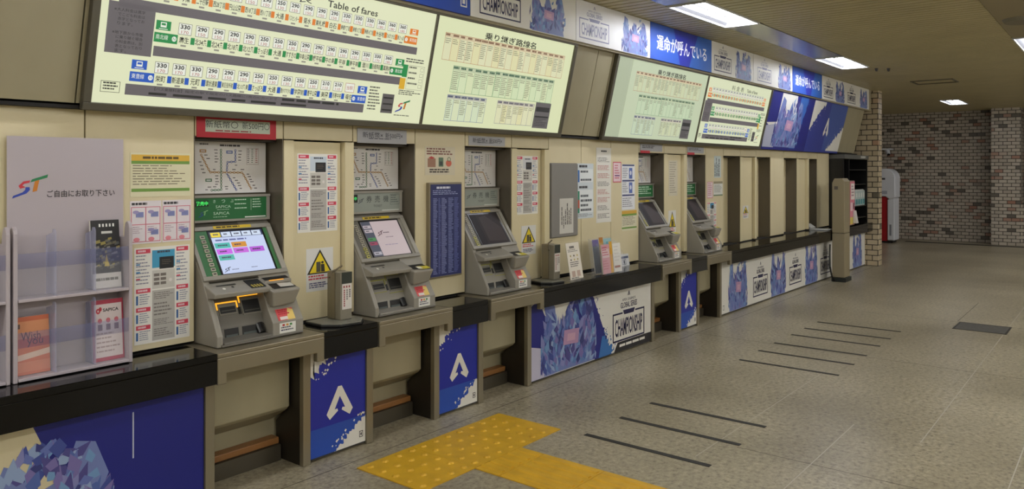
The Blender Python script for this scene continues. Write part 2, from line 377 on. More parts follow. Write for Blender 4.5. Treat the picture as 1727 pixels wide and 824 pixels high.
def build_base_panels():
    # first panel, far left, cut by the photo's edge
    p, F, W, o, l, g = base_panel('a', -1.2, 1.928, 'wide blue and cream poster panel under the leaflet racks')
    p.r(F, 0, .02, W, .60, NAVY, 1)
    p.poly(F, [(1.3, .02), (2.62, .02), (2.38, .60), (1.75, .60)], (206, 194, 158), 2)
    shards(p, F, 1.95, .0 + .03, 2.72, .47, 5, 260, 3)
    p.line(F, [(2.80, .30), (2.80, .50)], .006, (190, 196, 214), 3)
    tag(p.build('poster_panel', o), l, 'poster panel')
    # three blue panels with the white emblem
    for k, (a, b, l) in enumerate([(2.531, 2.909, 'blue poster panel with white A emblem right of the leftmost ticket machine'), (3.507, 3.872, 'blue poster panel with white A emblem below the framed timetable'), (6.852, 7.206, 'blue poster panel with white A emblem between the two far machines')]):
        p, F, W, o, _, _ = base_panel('b', a, b, l)
        p.r(F, 0, .02, W, .60, BLUE, 1); p.r(F, 0, .02, W, .17, (34, 74, 168), 1.4)
        emblem(p, F, W * .52, .285, .18, .17, PAPER)
        torn(p, F, [(W * .42, .02), (W, .17), (W, .02), (W * .42, .019)], PAPER, 3 + k, 2, .014)
        torn(p, F, [(W * .55, .60), (0, .44), (0, .60), (W * .55, .601)], PAPER, 8 + k, 2, .02)
        p.outline(F, W - .045, .05, W - .018, .085, .004, (40, 40, 48), 3); p.r(F, W - .036, .06, W - .027, .075, (40, 40, 48), 3)
        tag(p.build('poster_panel', o), l, 'poster panel', 'blue emblem panels under the counter')
    # the big poster under the long counter
    p, F, W, o, l, g = base_panel('c', 4.460, 6.262, 'large championship poster panel with blue shard artwork under the leaflet stands')
    p.poly(F, [(0, .02), (0, .56), (.10, .60), (.26, .33), (.10, .20)], NAVY, 2)
    p.poly(F, [(.45, .60), (.80, .60), (1.12, .02), (.86, .02)], NAVY, 2)
    torn(p, F, [(.80, .60), (1.12, .02), (1.0, .02), (.72, .60)], NAVY, 31, 2.2, .02)
    torn(p, F, [(.98, .21), (1.16, .05), (1.10, .02), (.92, .02)], (52, 110, 176), 32, 2.4, .02)
    p.poly(F, [(0, .02), (.30, .02), (.22, .22), (0, .27)], (190, 186, 206), 2.3)
    shards(p, F, .12, .025, .88, .585, 11, 260, 3)
    champion_mark(p, F, 1.41, .30, .54, .42, 3)
    p.poly(F, [(1.16, .02), (1.80, .02), (1.80, .095), (1.22, .095)], (28, 26, 30), 3)
    p.dash(F, 1.25, .045, 1.78, .072, 1, PAPER, 5, 4, .8)
    tag(p.build('poster_panel', o), l, 'poster panel')
    # the long far poster
    p, F, W, o, l, g = base_panel('d', 7.802, 13.54, 'long white poster panel with repeating blue artwork under the far counter')
    for i, u in enumerate([.19, 1.45, 2.72, 4.0, 5.0]): shards(p, F, u, .022, u + .54, .585, 41 + i, 110, 2)
    for u in (1.13, 2.35, 3.62): champion_mark(p, F, u, .28, .46, .40)
    p.outline(F, .05, .06, .09, .11, .005, (40, 40, 48), 3)
    p.r(F, 0, .57, W, .60, (196, 186, 166), 1.5)
    tag(p.build('poster_panel', o), l, 'poster panel')
# ---------------------------------------------------------------- logo
def st_logo(p, F, u, v, s, lay=3, cols=None):
    G, O_, R_, B_ = cols or ((32, 120, 72), (196, 120, 30), (196, 50, 60), (44, 66, 160))
    K = lambda q: [(u + (x - 158) / 160 * s, v - (y - 245) / 160 * s) for x, y in q]
    p.poly(F, K([(158, 224), (165, 209), (240, 184), (236, 201)]), G, lay)
    p.poly(F, K([(178, 219), (199, 212), (188, 268), (167, 273)]), O_, lay + .3)
    p.poly(F, K([(126, 219), (158, 214), (153, 226), (130, 231)]), R_, lay); p.poly(F, K([(126, 219), (130, 231), (122, 240), (104, 241)]), R_, lay)
    p.poly(F, K([(104, 241), (122, 240), (136, 248), (112, 256)]), R_, lay)
    p.poly(F, K([(136, 248), (154, 248), (156, 262), (134, 262)]), B_, lay + .2); p.poly(F, K([(134, 262), (156, 262), (140, 280), (122, 274)]), B_, lay + .2)
    p.poly(F, K([(122, 274), (140, 280), (76, 304), (80, 291)]), B_, lay + .2)
# ---------------------------------------------------------------- fare boards
OR_ST = ['宮の沢', '発寒南', '琴似', '二十四軒', '西28丁目', '円山公園', '西18丁目', '西11丁目', '大通', 'バスセンター', '菊水', '東札幌', '白石', '南郷7丁目', '南郷13丁目', '南郷18丁目', '大谷地', 'ひばりが丘', '新さっぽろ']
GR_ST = ['麻生', '北34条', '北24条', '北18条', '北12条', 'さっぽろ', '大通', 'すすきの', '中島公園', '幌平橋', '中の島', '平岸', '南平岸', '澄川', '自衛隊前', '真駒内']
BL_ST = ['栄町', '新道東', '元町', '環状通東', '東区役所前', '北13条東', 'さっぽろ', '大通', '豊水すすきの', '学園前', '豊平公園', '美園', '月寒中央', '福住']
OR_F = [330, 330, 330, 330, 290, 290, 290, 290, 250, 290, 290, 290, 290, 330, 330, 330, 360, 360, 360]
GR_F = [330, 290, 290, 290, 290, 250, 250, 250, 290, 290, 290, 290, 290, 330, 330, 360]
BL_F = [330, 330, 330, 290, 290, 290, 250, 250, 250, 250, 250, 210, 210, 0]
HALF = {330: '170', 290: '150', 250: '130', 360: '180', 210: '110'}
LITE = .84
GREYBAND = (104, 98, 100)
def fare_print(p, F, k=1.0, du=0.0, fine=True):
    U = lambda x: (x - 1.455) * k + du
    BK, RD = (28, 28, 26), (176, 70, 60); WHT = (244, 246, 232)
    GREEN, ORANGE, BLU = (20, 142, 70), (232, 128, 28), (24, 88, 190)
    for x0, v0, x1, v1 in [(1.53, .419, 3.295, .462), (1.70, .227, 3.205, .272), (1.595, .043, 2.95, .092), (1.49, .220, 1.692, .440)]: p.r(F, U(x0), v0, U(x1), v1, GREYBAND, 1)
    p.text(F, '料 金 表', U(2.32), .615, .052, BK, 2, w=.36 * k); p.text(F, 'Table of fares', U(2.775), .612, .036, BK, 2, w=.35 * k, bold=.012)
    def row(sts, fares, x0, dx, vf, vn, c, last=None):
        for i, (s, f) in enumerate(zip(sts, fares)):
            x = x0 + dx * i
            if i < len(sts) - 1: p.r(F, U(x + dx * .38), vn - .012, U(x + dx * .62), vn + .020, c, 1.5)
            cp = WHT
            p.r(F, U(x - .030), vf - .024, U(x + .030), vf + .024, cp, 1.3)
            p.outline(F, U(x - .032), vf - .026, U(x + .032), vf + .026, .0022, (120, 118, 104) if f else RD, 2)
            if f:
                p.text(F, str(f), U(x), vf + .010, .020, BK, 2, w=.046 * k, bold=.03); p.text(F, HALF[f], U(x), vf - .014, .014, RD, 2, w=.034 * k)
            else: p.text(F, '当駅', U(x), vf, .022, RD, 2, w=.046 * k)
            n = len(s); p.text(F, s, U(x), vn + .004, .030 if n < 5 else .026, BK, 2, w=min(.060, .018 + .014 * n) * k if n > 2 else .046 * k, bold=.012)
            if fine: p.r(F, U(x - .014), vn - .026, U(x + .012), vn - .018, (150, 148, 132), 2)
    row(OR_ST, OR_F, 1.652, .0835, .556, .497, ORANGE); row(GR_ST, GR_F, 1.836, .0830, .364, .310, GREEN); row(BL_ST, BL_F, 1.747, .0833, .177, .122, BLU)
    def icon(x, v0, v1, c, nm, left=True):
        w = .068
        p.r(F, U(x), v0, U(x + w), v1, c, 1.5); a = (v1 - v0)
        p.r(F, U(x + w * .3), v0 + a * .3, U(x + w * .7), v0 + a * .85, WHT, 2); p.r(F, U(x + w * .36), v0 + a * .52, U(x + w * .64), v0 + a * .75, c, 2.4)
        p.r(F, U(x + w * .2), v0 + a * .10, U(x + w * .8), v0 + a * .17, WHT, 2)
        L0, L1 = (x - .004, x + .105) if left else (x - .036, x + w)
        p.r(F, U(L0), v0 - .055, U(L1), v0 - .012, c, 1.5); p.text(F, nm[0], U(L0 + .036 if left else L1 - .034), v0 - .031, .022, WHT, 2.2, w=.056 * k)
        cx = U(L1 - .016 if left else L0 + .016); p.disc(F, cx, v0 - .033, .011 * k, .012, WHT, 2, 12); p.text(F, nm[1], cx, v0 - .033, .012, c, 2.6)
    icon(1.525, .532, .572, ORANGE, ('東西線', 'T')); icon(3.215, .532, .567, ORANGE, ('東西線', 'T'), False)
    icon(1.70, .346, .388, GREEN, ('南北線', 'N')); icon(3.14, .338, .379, GREEN, ('南北線', 'N'), False)
    icon(1.612, .160, .201, BLU, ('東豊線', 'H')); icon(2.888, .152, .194, BLU, ('東豊線', 'H'), False)
    tx = ['※大人料金は黒字', 'でこども料金は', '赤字となってお', 'ります。', '', '※地下鉄から市電', 'に乗り継ぐ場合', 'の料金表は、別', '表となっており', 'ます。']
    for i, s in enumerate(tx):
        if s: p.text(F, s, U(1.515 if s[0] == '※' else 1.532), .408 - i * .0195, .0145, BK, 2, w=.0165 * len(s) * k, align='l')
    p.text(F, '【バス乗継料金】', U(1.79), .079, .015, BK, 2, w=.13 * k); p.text(F, '指定の駅で指定のバス路線に1枚のICカードで', U(1.87), .079, .014, BK, 2, w=.50 * k, align='l')
    p.dash(F, U(2.40), .072, U(2.93), .086, 1, BK, 3, 2, .9); p.dash(F, U(1.70), .048, U(2.93), .062, 1, BK, 4, 2, .8)
    p.outline(F, U(1.49), .048, U(1.572), .097, .002, BK, 2); p.dash(F, U(1.50), .054, U(1.565), .092, 3, BK, 5)
    p.r(F, U(3.205), .277, U(3.245), .352, GREEN, 1.6); p.r(F, U(3.195), .203, U(3.24), .270, (226, 176, 40), 1.6)
    p.outline(F, U(3.25), .205, U(3.385), .352, .002, (150, 150, 130), 1.6)
    p.dash(F, U(3.22), .362, U(3.385), .392, 2, (90, 90, 80), 6); p.dash(F, U(3.256), .215, U(3.34), .345, 4, (90, 90, 80), 7, 2, .3)
    for i in range(4): p.outline(F, U(3.35), .218 + i * .034, U(3.376), .240 + i * .034, .0016, (110, 110, 96), 2)
    p.dash(F, U(3.20), .165, U(3.38), .198, 3, (90, 90, 80), 8); p.dash(F, U(2.975), .055, U(3.07), .200, 8, (80, 80, 72), 9, 2, .45)
    p.r(F, U(3.08), .051, U(3.172), .165, (92, 88, 86), 1.6)
    for i in range(3): p.r(F, U(3.09), .065 + i * .036, U(3.163), .074 + i * .036, BK, 2)
    st_logo(p, F, U(3.25), .10, .11 * k, 3); p.dash(F, U(3.19), .036, U(3.34), .046, 1, (90, 90, 80), 10)
def transfer_print(p, F, du, cols, seed=1):
    U = lambda x: x + du
    BK = (28, 28, 26); p.text(F, '乗り継ぎ路線名', U(4.165), .616, .048, (12, 12, 12), 2, w=.56, bold=.016)
    R = random.Random(seed)
    def table(x0, v0, x1, v1, c, ncol, hd, fills):
        p.r(F, U(x0), v1 - hd, U(x1), v1, tuple(int(a * .16 + b * .84) for a, b in zip(c, (230, 226, 190))), 1.2)
        n = ncol
        for i in range(n):
            xa = x0 + (x1 - x0) * i / n; xb = x0 + (x1 - x0) * (i + 1) / n
            if fills: p.r(F, U(xa), v0, U(xb), v1 - hd, fills[i % len(fills)], 1.1)
            if i: p.r(F, U(xa - .0012), v0, U(xa + .0012), v1 - hd, c, 2)
            k = R.choice([2, 3, 5, 8, 10]); hh = v1 - hd - .006 - v0
            p.dash(F, U(xa + .006), v1 - hd - .006 - hh * k / 11, U(xb - .004), v1 - hd - .006, k, (136, 134, 112), R.randint(0, 999), 2, .42)
            p.dash(F, U(xa + .004), v1 - hd + .004, U(xb - .002), v1 - .005, 1, tuple((q + 60) // 2 for q in c), R.randint(0, 999), 2, .7)
        p.outline(F, U(x0), v0, U(x1), v1, .0022, c, 2.3)
    y1, y2, y3 = cols
    table(3.515, .417, 4.82, .588, (178, 96, 52), 19, .028, y1); table(3.635, .219, 4.06, .391, (44, 128, 84), 6, .030, y2); table(4.06, .219, 4.745, .395, (44, 128, 84), 10, .030, y2)
    table(3.625, .033, 4.01, .203, (56, 76, 150), 6, .028, y3); table(4.13, .038, 4.555, .201, (108, 100, 140), 7, .028, y1)
    p.r(F, U(4.57), .026, U(4.76), .218, (100, 96, 96), 1.5)
    for v0, v1 in ((.150, .185), (.105, .118)): p.r(F, U(4.582), v0, U(4.748), v1, (40, 40, 42), 2)
    p.dash(F, U(4.585), .036, U(4.745), .098, 5, (60, 58, 60), 77)
def build_lightboxes():
    H = .6815
    FR = M((96, 92, 80), .4, .5)
    def frame(b, x0, x1, depth=.10):
        F = TF(0); t = .034
        for a0, v0, a1, v1 in [(x0 - t, -t, x1 + t, 0), (x0 - t, H, x1 + t, H + t), (x0 - t, 0, x0, H), (x1, 0, x1 + t, H)]: b.slab(F, a0, v0, a1, v1, -.02, .014, FR)
        b.slab(F, x0 - t, -t, x1 + t, H + t, -.020, -.012, FR)
    o = (3.18, 3.47, 1.845)
    t = thing('light_box', o, 'long backlit fare board and route list over the three nearest ticket machines', 'light box', 'backlit boards leaning out above the ticket wall')
    b = MB(); frame(b, 1.455, 4.915); b.build('frame', o, t, bevel=.003)
    p = MB(); p.emit = LITE; F = TF(1.455); p.slab(F, 0, 0, 1.957, H, -.012, 0, M(LB_A, .4, 0, LITE)); fare_print(p, F); p.build('fare_table', o, t)
    p = MB(); p.slab(TF(0), 3.412, 0, 3.430, H, -.012, .010, FR); p.build('divider', o, t)
    p = MB(); p.emit = LITE; F = TF(0); p.slab(F, 3.430, 0, 4.915, H, -.012, 0, M(LB_B, .4, 0, LITE))
    transfer_print(p, F, 0, ([(230, 230, 188), (232, 228, 178), (231, 231, 190)], [(218, 232, 188), (221, 233, 190), (224, 233, 188)], [(219, 231, 196), (224, 232, 192)]), 3); p.build('route_list', o, t)
    o = (7.33, 3.47, 1.845)
    t = thing('light_box', o, 'shorter backlit fare board over the two far ticket machines', 'light box', 'backlit boards leaning out above the ticket wall')
    b = MB(); frame(b, 5.580, 9.095); b.build('frame', o, t, bevel=.003)
    p = MB(); p.slab(TF(0), 5.58, 0, 5.822, H, -.012, 0, M(LB_C, .4, 0, .62)); p.build('blank_panel', o, t)
    p = MB(); p.emit = LITE; F = TF(0); p.slab(F, 5.828, 0, 7.325, H, -.012, 0, M(LB_C, .4, 0, LITE * .95))
    transfer_print(p, F, 2.40, ([(210, 219, 182), (212, 219, 178)], [(203, 220, 184), (205, 221, 186)], [(204, 219, 188), (207, 220, 188)]), 9); p.build('route_list', o, t)
    p = MB(); p.slab(TF(0), 7.325, 0, 7.347, H, -.012, .010, FR); p.build('divider', o, t)
    p = MB(); p.emit = LITE; F = TF(7.347); p.slab(F, 0, 0, 1.748, H, -.012, 0, M(LB_D, .4, 0, LITE)); fare_print(p, F, .893, .0, False); p.build('fare_table', o, t)
    # unlit poster panels continuing the row
    p = MB(); F = TF(9.135); W = 1.60; o = (9.93, 3.47, 1.845)
    p.slab(F, 0, -.03, W, H + .03, -.012, 0, NAVY)
    p.poly(F, [(.36, H), (.90, H), (1.12, .02), (.80, .02), (.02, .30), (.36, .32)], PAPER, 1); p.poly(F, [(0, .26), (.40, .30), (.42, 0), (.05, 0)], (170, 172, 190), 1.3)
    torn(p, F, [(1.35, H), (1.2, 0), (.98, 0), (1.05, H)], (46, 96, 172), 21, 1.6, .02); shards(p, F, .30, .01, 1.26, .66, 62, 150, 2)
    tag(p.build('poster_panel', o), 'leaning navy poster with pale shard artwork beside the far lit fare board', 'poster panel')
    p = MB(); F = TF(10.74); W = 1.55; o = (11.5, 3.47, 1.845)
    p.slab(F, 0, -.03, W, H + .03, -.012, 0, (44, 56, 140)); p.r(F, .75, 0, W, H, (62, 84, 156), 1)
    torn(p, F, [(.50, H), (.0, .28), (0, H), (.51, H + .001)], PAPER, 23, 2, .03); torn(p, F, [(W - .62, 0), (W, .36), (W, 0), (W - .62, -.001)], PAPER, 24, 2, .03)
    emblem(p, F, .75, .34, .22, .27, PAPER); tag(p.build('poster_panel', o), 'leaning blue poster with white A emblem, last in the row near the brick partition', 'poster panel')
def build_banners():
    z0, z1 = 2.535, CEIL - .004; y = 3.27
    def base(a, b, c): p = MB(); F = Frame((a, y, z0)); p.slab(F, 0, 0, b - a, z1 - z0, -.018, 0, c); return p, F, b - a
    h = z1 - z0
    def done(p, a, b, l, g): tag(p.build('banner_panel', ((a + b) / 2, y, z0)), l, 'banner', g)
    GW = 'white artwork banners below the ceiling'; GB = 'blue slogan banners below the ceiling'
    p, F, W = base(2.3, 3.668, BLUE); p.r(F, 0, 0, W, h, (24, 66, 160), 1); p.outline(F, W - .09, .045, W - .03, .125, .008, PAPER, 2); p.r(F, W - .072, .065, W - .048, .105, PAPER, 2); done(p, 2.3, 3.668, 'blue banner cut off by the top edge, above the title of the nearest fare board', GB)
    for i, (a, b, marks, art, l) in enumerate([
        (3.674, 4.868, [3.975], [4.51], 'white banner with dark championship mark and blue artwork, nearest of the white banners'),
        (4.874, 6.030, [5.13], [5.76], 'white banner with pale championship mark above the gap between the two light boxes'),
        (7.305, 8.40, [7.58], [8.12], 'white banner just right of the first big blue slogan banner'),
        (8.406, 9.68, [8.74], [9.40], 'white banner just left of the second blue slogan banner'),
        (10.87, 11.92, [11.15], [11.71], 'white banner just right of the second blue slogan banner'),
        (11.926, 13.30, [12.30], [12.98], 'white banner at the end of the row against the brick partition')]):
        p, F, W = base(a, b, PAPER if i != 1 else (224, 222, 220)); ink = INK if i in (0, 2, 4, 5) else (120, 120, 152)
        for x in marks: champion_mark(p, F, x - a, h * .50, .43, h * .84, 2, ink)
        for x in art: shards(p, F, x - a - .22, .004, x - a + .22, h - .01, 80 + i, 100, 2)
        done(p, a, b, l, GW)
    for a, b, l in [(6.036, 7.299, 'blue banner with white slogan lettering, the nearer large one'), (9.686, 10.864, 'blue banner with white slogan lettering, the farther one')]:
        p, F, W = base(a, b, BLUE); p.poly(F, [(0, 0), (W * .45, 0), (W * .35, h), (0, h)], (42, 84, 176), 1); p.poly(F, [(W * .6, 0), (W, 0), (W, h), (W * .75, h)], (28, 90, 176), 1)
        p.text(F, '運命が呼んでいる', W * .50, h * .50, h * .44, (236, 238, 240), 3, w=W * .82, bold=.012); done(p, a, b, l, GB)
LB_A = (236, 240, 200); LB_B = (230, 236, 190); LB_C = (208, 220, 186); LB_D = (228, 234, 196)
build_counters(); build_stands(); build_base_panels(); build_lightboxes(); build_banners()
# ---------------------------------------------------------------- ticket machines
def machine(x0, w, kind, label):
    """kind: dict(head='green'|'grey', led, screen, glow)"""
    k = w / .505
    X = lambda x: x0 + x * k
    o = (X(.25), 3.50, CZ)
    t = thing('ticket_machine', o, label, 'ticket machine', 'ticket machines in the wall')
    green = kind['head'] == 'green'; lit = kind['screen'] == 'menu'
    b = MB()
    b.px([(3.36, .712), (3.36, .764), (3.488, 1.010), (3.655, 1.258), (3.69, 1.285), (3.69, .712)], X(.008), X(.030), GREY)
    b.px([(3.372, .712), (3.372, .76), (3.495, 1.008), (3.66, 1.252), (3.69, 1.27), (3.69, .712)], X(.030), X(.046), GREYL)
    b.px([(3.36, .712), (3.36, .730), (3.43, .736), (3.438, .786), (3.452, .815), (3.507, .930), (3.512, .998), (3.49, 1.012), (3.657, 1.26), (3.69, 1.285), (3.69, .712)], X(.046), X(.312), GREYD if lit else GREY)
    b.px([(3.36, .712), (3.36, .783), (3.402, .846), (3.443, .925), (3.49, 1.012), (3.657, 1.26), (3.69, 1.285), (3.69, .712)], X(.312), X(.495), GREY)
    b.px([(3.352, .712), (3.352, .722), (3.40, .722), (3.40, .712)], X(.03), X(.49), GREYD)
    b.build('body', o, t, bevel=.004)
    SF = Frame((x0, 3.49, 1.012), (1, 0, 0), (0, .167, .248))
    s = MB(); rim = GREY
    s.slab(SF, .010 * k, 0, .486 * k, .022, 0, .014, rim); s.slab(SF, .010 * k, .278, .486 * k, .300, 0, .014, rim); s.slab(SF, .010 * k, .022, .030 * k, .278, 0, .014, rim); s.slab(SF, .456 * k, .022, .486 * k, .278, 0, .014, GREYL)
    pc = M((48, 104, 58), .4) if green and lit else GREYD
    s.slab(SF, .030 * k, .022, .118 * k, .278, .001, .006, pc); s.slab(SF, .424 * k, .022, .456 * k, .278, .001, .006, M((60, 112, 66), .4) if green and lit else GREY)
    s.build('screen_frame', o, t, bevel=.002)
    s = MB(); s.slab(SF, .112 * k, .018, .432 * k, .282, .001, .010, BLACK); bz = s.build('screen_bezel', o, t, bevel=.002)
    F2 = Frame(SF.p(.122 * k, .027, .0105), SF.U, SF.V); W, H = .298 * k, .240
    s = MB()
    if lit:
        s.emit = 1.0; s.slab(F2, 0, 0, W, H, -.003, 0, M((196, 208, 238), .3, 0, 1.0))
        s.r(F2, 0, H * .86, W, H, (40, 52, 90), 1)
        for i in range(5): s.r(F2, W * (.01 + .195 * i), H * .87, W * (.185 + .195 * i), H * .985, (232, 208, 60) if i == 0 else (206, 218, 236), 2); s.dash(F2, W * (.05 + .195 * i), H * .91, W * (.15 + .195 * i), H * .95, 1, (70, 70, 90), i, 3, .9)
        s.dash(F2, W * .06, H * .77, W * .90, H * .81, 1, (90, 96, 150), 3, 2, .9)
        for r_, c_, col in [(0, 0, (70, 178, 168)), (0, 1, (206, 140, 44)), (1, 0, (200, 96, 224)), (1, 1, (196, 100, 214)), (1, 2, (178, 84, 208)), (2, 0, (82, 178, 164))]:
            u = W * (.02 + .31 * c_); v = H * (.60 - .145 * r_); s.r(F2, u, v, u + W * .28, v + H * .125, col, 2); s.dash(F2, u + W * .05, v + H * .045, u + W * .24, v + H * .08, 1, (60, 50, 80), r_ * 3 + c_, 3, .9)
        st_logo(s, F2, W * .10, H * .09, .04, 2, [(30, 34, 60)] * 4); s.dash(F2, W * .18, H * .06, W * .36, H * .09, 1, (60, 64, 96), 4); s.dash(F2, W * .55, H * .07, W * .68, H * .10, 1, (80, 84, 110), 6)
    elif kind['screen'] == 'pale':
        s.emit = .62; s.slab(F2, 0, 0, W, H, -.003, 0, M((226, 206, 206), .3, 0, .62))
        s.r(F2, 0, 0, W * .24, H, (84, 88, 104), 1)
        for v, c in [(.80, (214, 200, 206)), (.68, (220, 204, 208)), (.44, (80, 160, 90)), (.32, (176, 70, 100)), (.04, (206, 200, 208))]: s.r(F2, W * .02, H * v, W * .22, H * (v + .09), c, 2); s.dash(F2, W * .05, H * (v + .03), W * .19, H * (v + .06), 1, (50, 50, 60), int(v * 99), 3, .9)
        st_logo(s, F2, W * .40, H * .64, .055, 2, [(90, 40, 60)] * 4); s.dash(F2, W * .48, H * .62, W * .72, H * .67, 1, (96, 70, 84), 3); s.dash(F2, W * .50, H * .50, W * .80, H * .53, 1, (110, 90, 110), 4); s.dash(F2, W * .40, H * .28, W * .82, H * .31, 1, (150, 140, 170), 5)
    else:
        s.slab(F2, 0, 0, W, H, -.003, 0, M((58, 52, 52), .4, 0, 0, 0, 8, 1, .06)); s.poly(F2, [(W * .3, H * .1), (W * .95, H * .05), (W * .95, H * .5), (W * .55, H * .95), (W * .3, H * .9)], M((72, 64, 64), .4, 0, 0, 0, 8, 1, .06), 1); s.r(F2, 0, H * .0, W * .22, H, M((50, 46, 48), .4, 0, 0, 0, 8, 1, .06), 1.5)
    s.build('screen', o, t)['label'] = {'menu': 'lit touch screen with coloured menu buttons', 'pale': 'pale pink lit touch screen', 'off': 'dark touch screen'}[kind['screen']]
    for i in range(9):
        q = MB(); vb = .250 - i * .026
        ub = (.056 + .0045 * i) * k if False else .066 * k
        q.slab(SF, ub, vb - .018, ub + .024 * k, vb, .006, .011, M((176, 170, 150), .45) if i < 6 or lit else M((188, 182, 96), .45)); q.r(Frame(SF.p(0, 0, .011), SF.U, SF.V), ub + .004 * k, vb - .013, ub + .020 * k, vb - .005, (70, 66, 60), 1)
        q.build('selection_button', o, t)
    q = MB(); q.slab(SF, .150 * k, .281, .365 * k, .298, .014, .016, (206, 176, 40)); q.dash(Frame(SF.p(0, 0, .016), SF.U, SF.V), .165 * k, .285, .355 * k, .294, 1, (60, 50, 20), 3, 1, .9); q.build('caption_strip', o, t)
    # header
    hz0, hz1, hy = 1.288, 1.424, 3.655
    h = MB(); h.box(X(.006), X(.492), hy, 3.69, hz0, hz1, GREYL if not green else GREY); h.box(X(.006), X(.492), hy - .006, hy, hz1 - .010, hz1 + .002, GREY)
    HF = Frame((x0, hy, hz0)); hh = hz1 - hz0
    if green:
        h.r(HF, .012 * k, .012, .470 * k, hh - .012, (22, 96, 46), 1); wl = (188, 214, 190)
        if lit:
            for i, s_ in enumerate('きっぷ'): h.text(HF, s_, (.165 + .05 * i) * k, .106, .016, wl, 2)
            h.text(HF, 'SAPICA', .215 * k, .078, .014, wl, 2, w=.085 * k); h.dash(HF, .18 * k, .060, .25 * k, .064, 1, wl, 2); h.text(HF, 'SAPICA', .205 * k, .044, .015, wl, 2, w=.09 * k); h.dash(HF, .16 * k, .022, .27 * k, .027, 1, wl, 4)
            for i in range(3): h.dash(HF, .28 * k, .060 + .022 * i, .365 * k, .070 + .022 * i, 1, wl, 10 + i)
            h.dash(HF, .385 * k, .06, .455 * k, .114, 4, wl, 14, 2, .35); h.r(HF, .375 * k, .055, .377 * k, .115, wl, 2); h.r(HF, .34 * k, .016, .465 * k, .022, (210, 214, 204), 2)
            st_logo(h, HF, .105 * k, .045, .05, 2, [(120, 170, 110), (120, 170, 110), (40, 80, 110), (30, 60, 130)])
        else: h.dash(HF, .10 * k, .03, .45 * k, .11, 4, wl, 5, 2, .4)
    else:
        h.r(HF, .010 * k, .012, .470 * k, hh - .010, (142, 148, 138), 1); st_logo(h, HF, .150 * k, .078, .045, 2, [(60, 64, 70)] * 4)
        for i, s_ in enumerate('券売機'): h.text(HF, s_, (.215, .282, .352)[i] * k, .088, .042, (44, 48, 50), 2)
        h.text(HF, 'TICKET', .285 * k, .045, .014, (60, 64, 66), 2, w=.07 * k); h.outline(HF, .388 * k, .05, .466 * k, .115, .002, (84, 92, 90), 2); h.dash(HF, .394 * k, .056, .460 * k, .110, 4, (84, 92, 90), 3, 2, .4); h.r(HF, .32 * k, .012, .462 * k, .020, (190, 194, 186), 2)
    hs = h.build('header_sign', o, t)
    hs['label'] = 'green header sign' if green else 'grey header sign'
    if kind['led']:
        l = MB(); l.emit = 1.0
        if lit:
            l.slab(HF, .058 * k, .082, .132 * k, .112, .0008, .003, BLACK); L2 = Frame(HF.p(0, 0, .003))
            l.text(L2, '発売中', .096 * k, .097, .022, (70, 255, 110), 1, w=.066 * k, bold=.02)
        else: l.slab(HF, .088 * k, .070, .122 * k, .118, .0008, .003, BLACK); L2 = Frame(HF.p(0, 0, .003)); l.text(L2, '中', .106 * k, .094, .022, (60, 235, 110), 1, bold=.02)
        l.build('led_display', o, hs)
    # control deck
    d = MB(); d.px([(3.392, .940), (3.388, .962), (3.492, 1.001), (3.506, 1.000), (3.506, .932)], X(.012), X(.325), GREY); d.build('control_deck', o, t, bevel=.004)
    DF = Frame((x0, 3.388, .9628), (1, 0, 0), (0, .104, .039))
    q = MB(); q.r(DF, .06 * k, .070, .165 * k, .084, (60, 58, 54), 1); q.disc(DF, .135 * k, .052, .007, .008, (40, 40, 40), 1.3); q.disc(DF, .085 * k, .044, .008, .009, (226, 224, 214), 1.3); q.build('deck_marks', o, t)
    if lit:
        q = MB(); q.slab(DF, .218 * k, .014, .300 * k, .098, .0006, .003, BLACKM); Q = Frame(DF.p(0, 0, .003), DF.U, DF.V)
        for i in range(4): q.poly(Q, [((.232 + .016 * i) * k, .018), ((.240 + .016 * i) * k, .018), ((.236 + .016 * i) * k, .045), ((.228 + .016 * i) * k, .045)], (190, 170, 60), 1)
        q.build('coin_inlet', o, t)
        q = MB(); q.px([(3.44, .970), (3.44, .985), (3.515, 1.010), (3.53, 1.010), (3.53, .970)], X(.318), X(.478), GREY); q.build('card_unit', o, t, bevel=.003)
        C = Frame((x0, 3.44, .9856), (1, 0, 0), (0, .075, .025)); q = MB(); q.r(C, .326 * k, .012, .470 * k, .074, (22, 22, 22), 1); q.r(C, .38 * k, .035, .44 * k, .05, (66, 66, 64), 2); q.build('card_slot', o, t)
        q = MB(); q.emit = 1.1; q.slab(C, .345 * k, -.001, .430 * k, .006, .001, .003, M((255, 170, 50), .4, 0, 1.1)); q.build('card_light', o, t)
    # receipt hood
    q = MB(); q._prism([(X(.322), 3.376, .862), (X(.452), 3.376, .868), (X(.474), 3.352, .945), (X(.305), 3.352, .945)], [(X(.335), 3.47, .862), (X(.470), 3.47, .868), (X(.480), 3.47, .972), (X(.315), 3.47, .972)], GREY)
    hd = q.build('receipt_hood', o, t, bevel=.008)
    TFm = Frame((x0, 3.358, .9472), (1, 0, 0), (0, .112, .027)); q = MB(); q.r(TFm, .333 * k, .022, .466 * k, .10, BLACKM, 1)
    q.poly(TFm, [(.375 * k, .03), (.455 * k, .028), (.462 * k, .075), (.385 * k, .085)], (196, 192, 180), 8) if lit else q.poly(TFm, [(.375 * k, .01), (.462 * k, .008), (.462 * k, .05), (.385 * k, .06)], (212, 196, 60), 8)
    if not lit: q.poly(TFm, [(.365 * k, .018), (.40 * k, .015), (.405 * k, .05), (.372 * k, .056)], (224, 222, 208), 9)
    q.build('receipt_tray', o, hd)
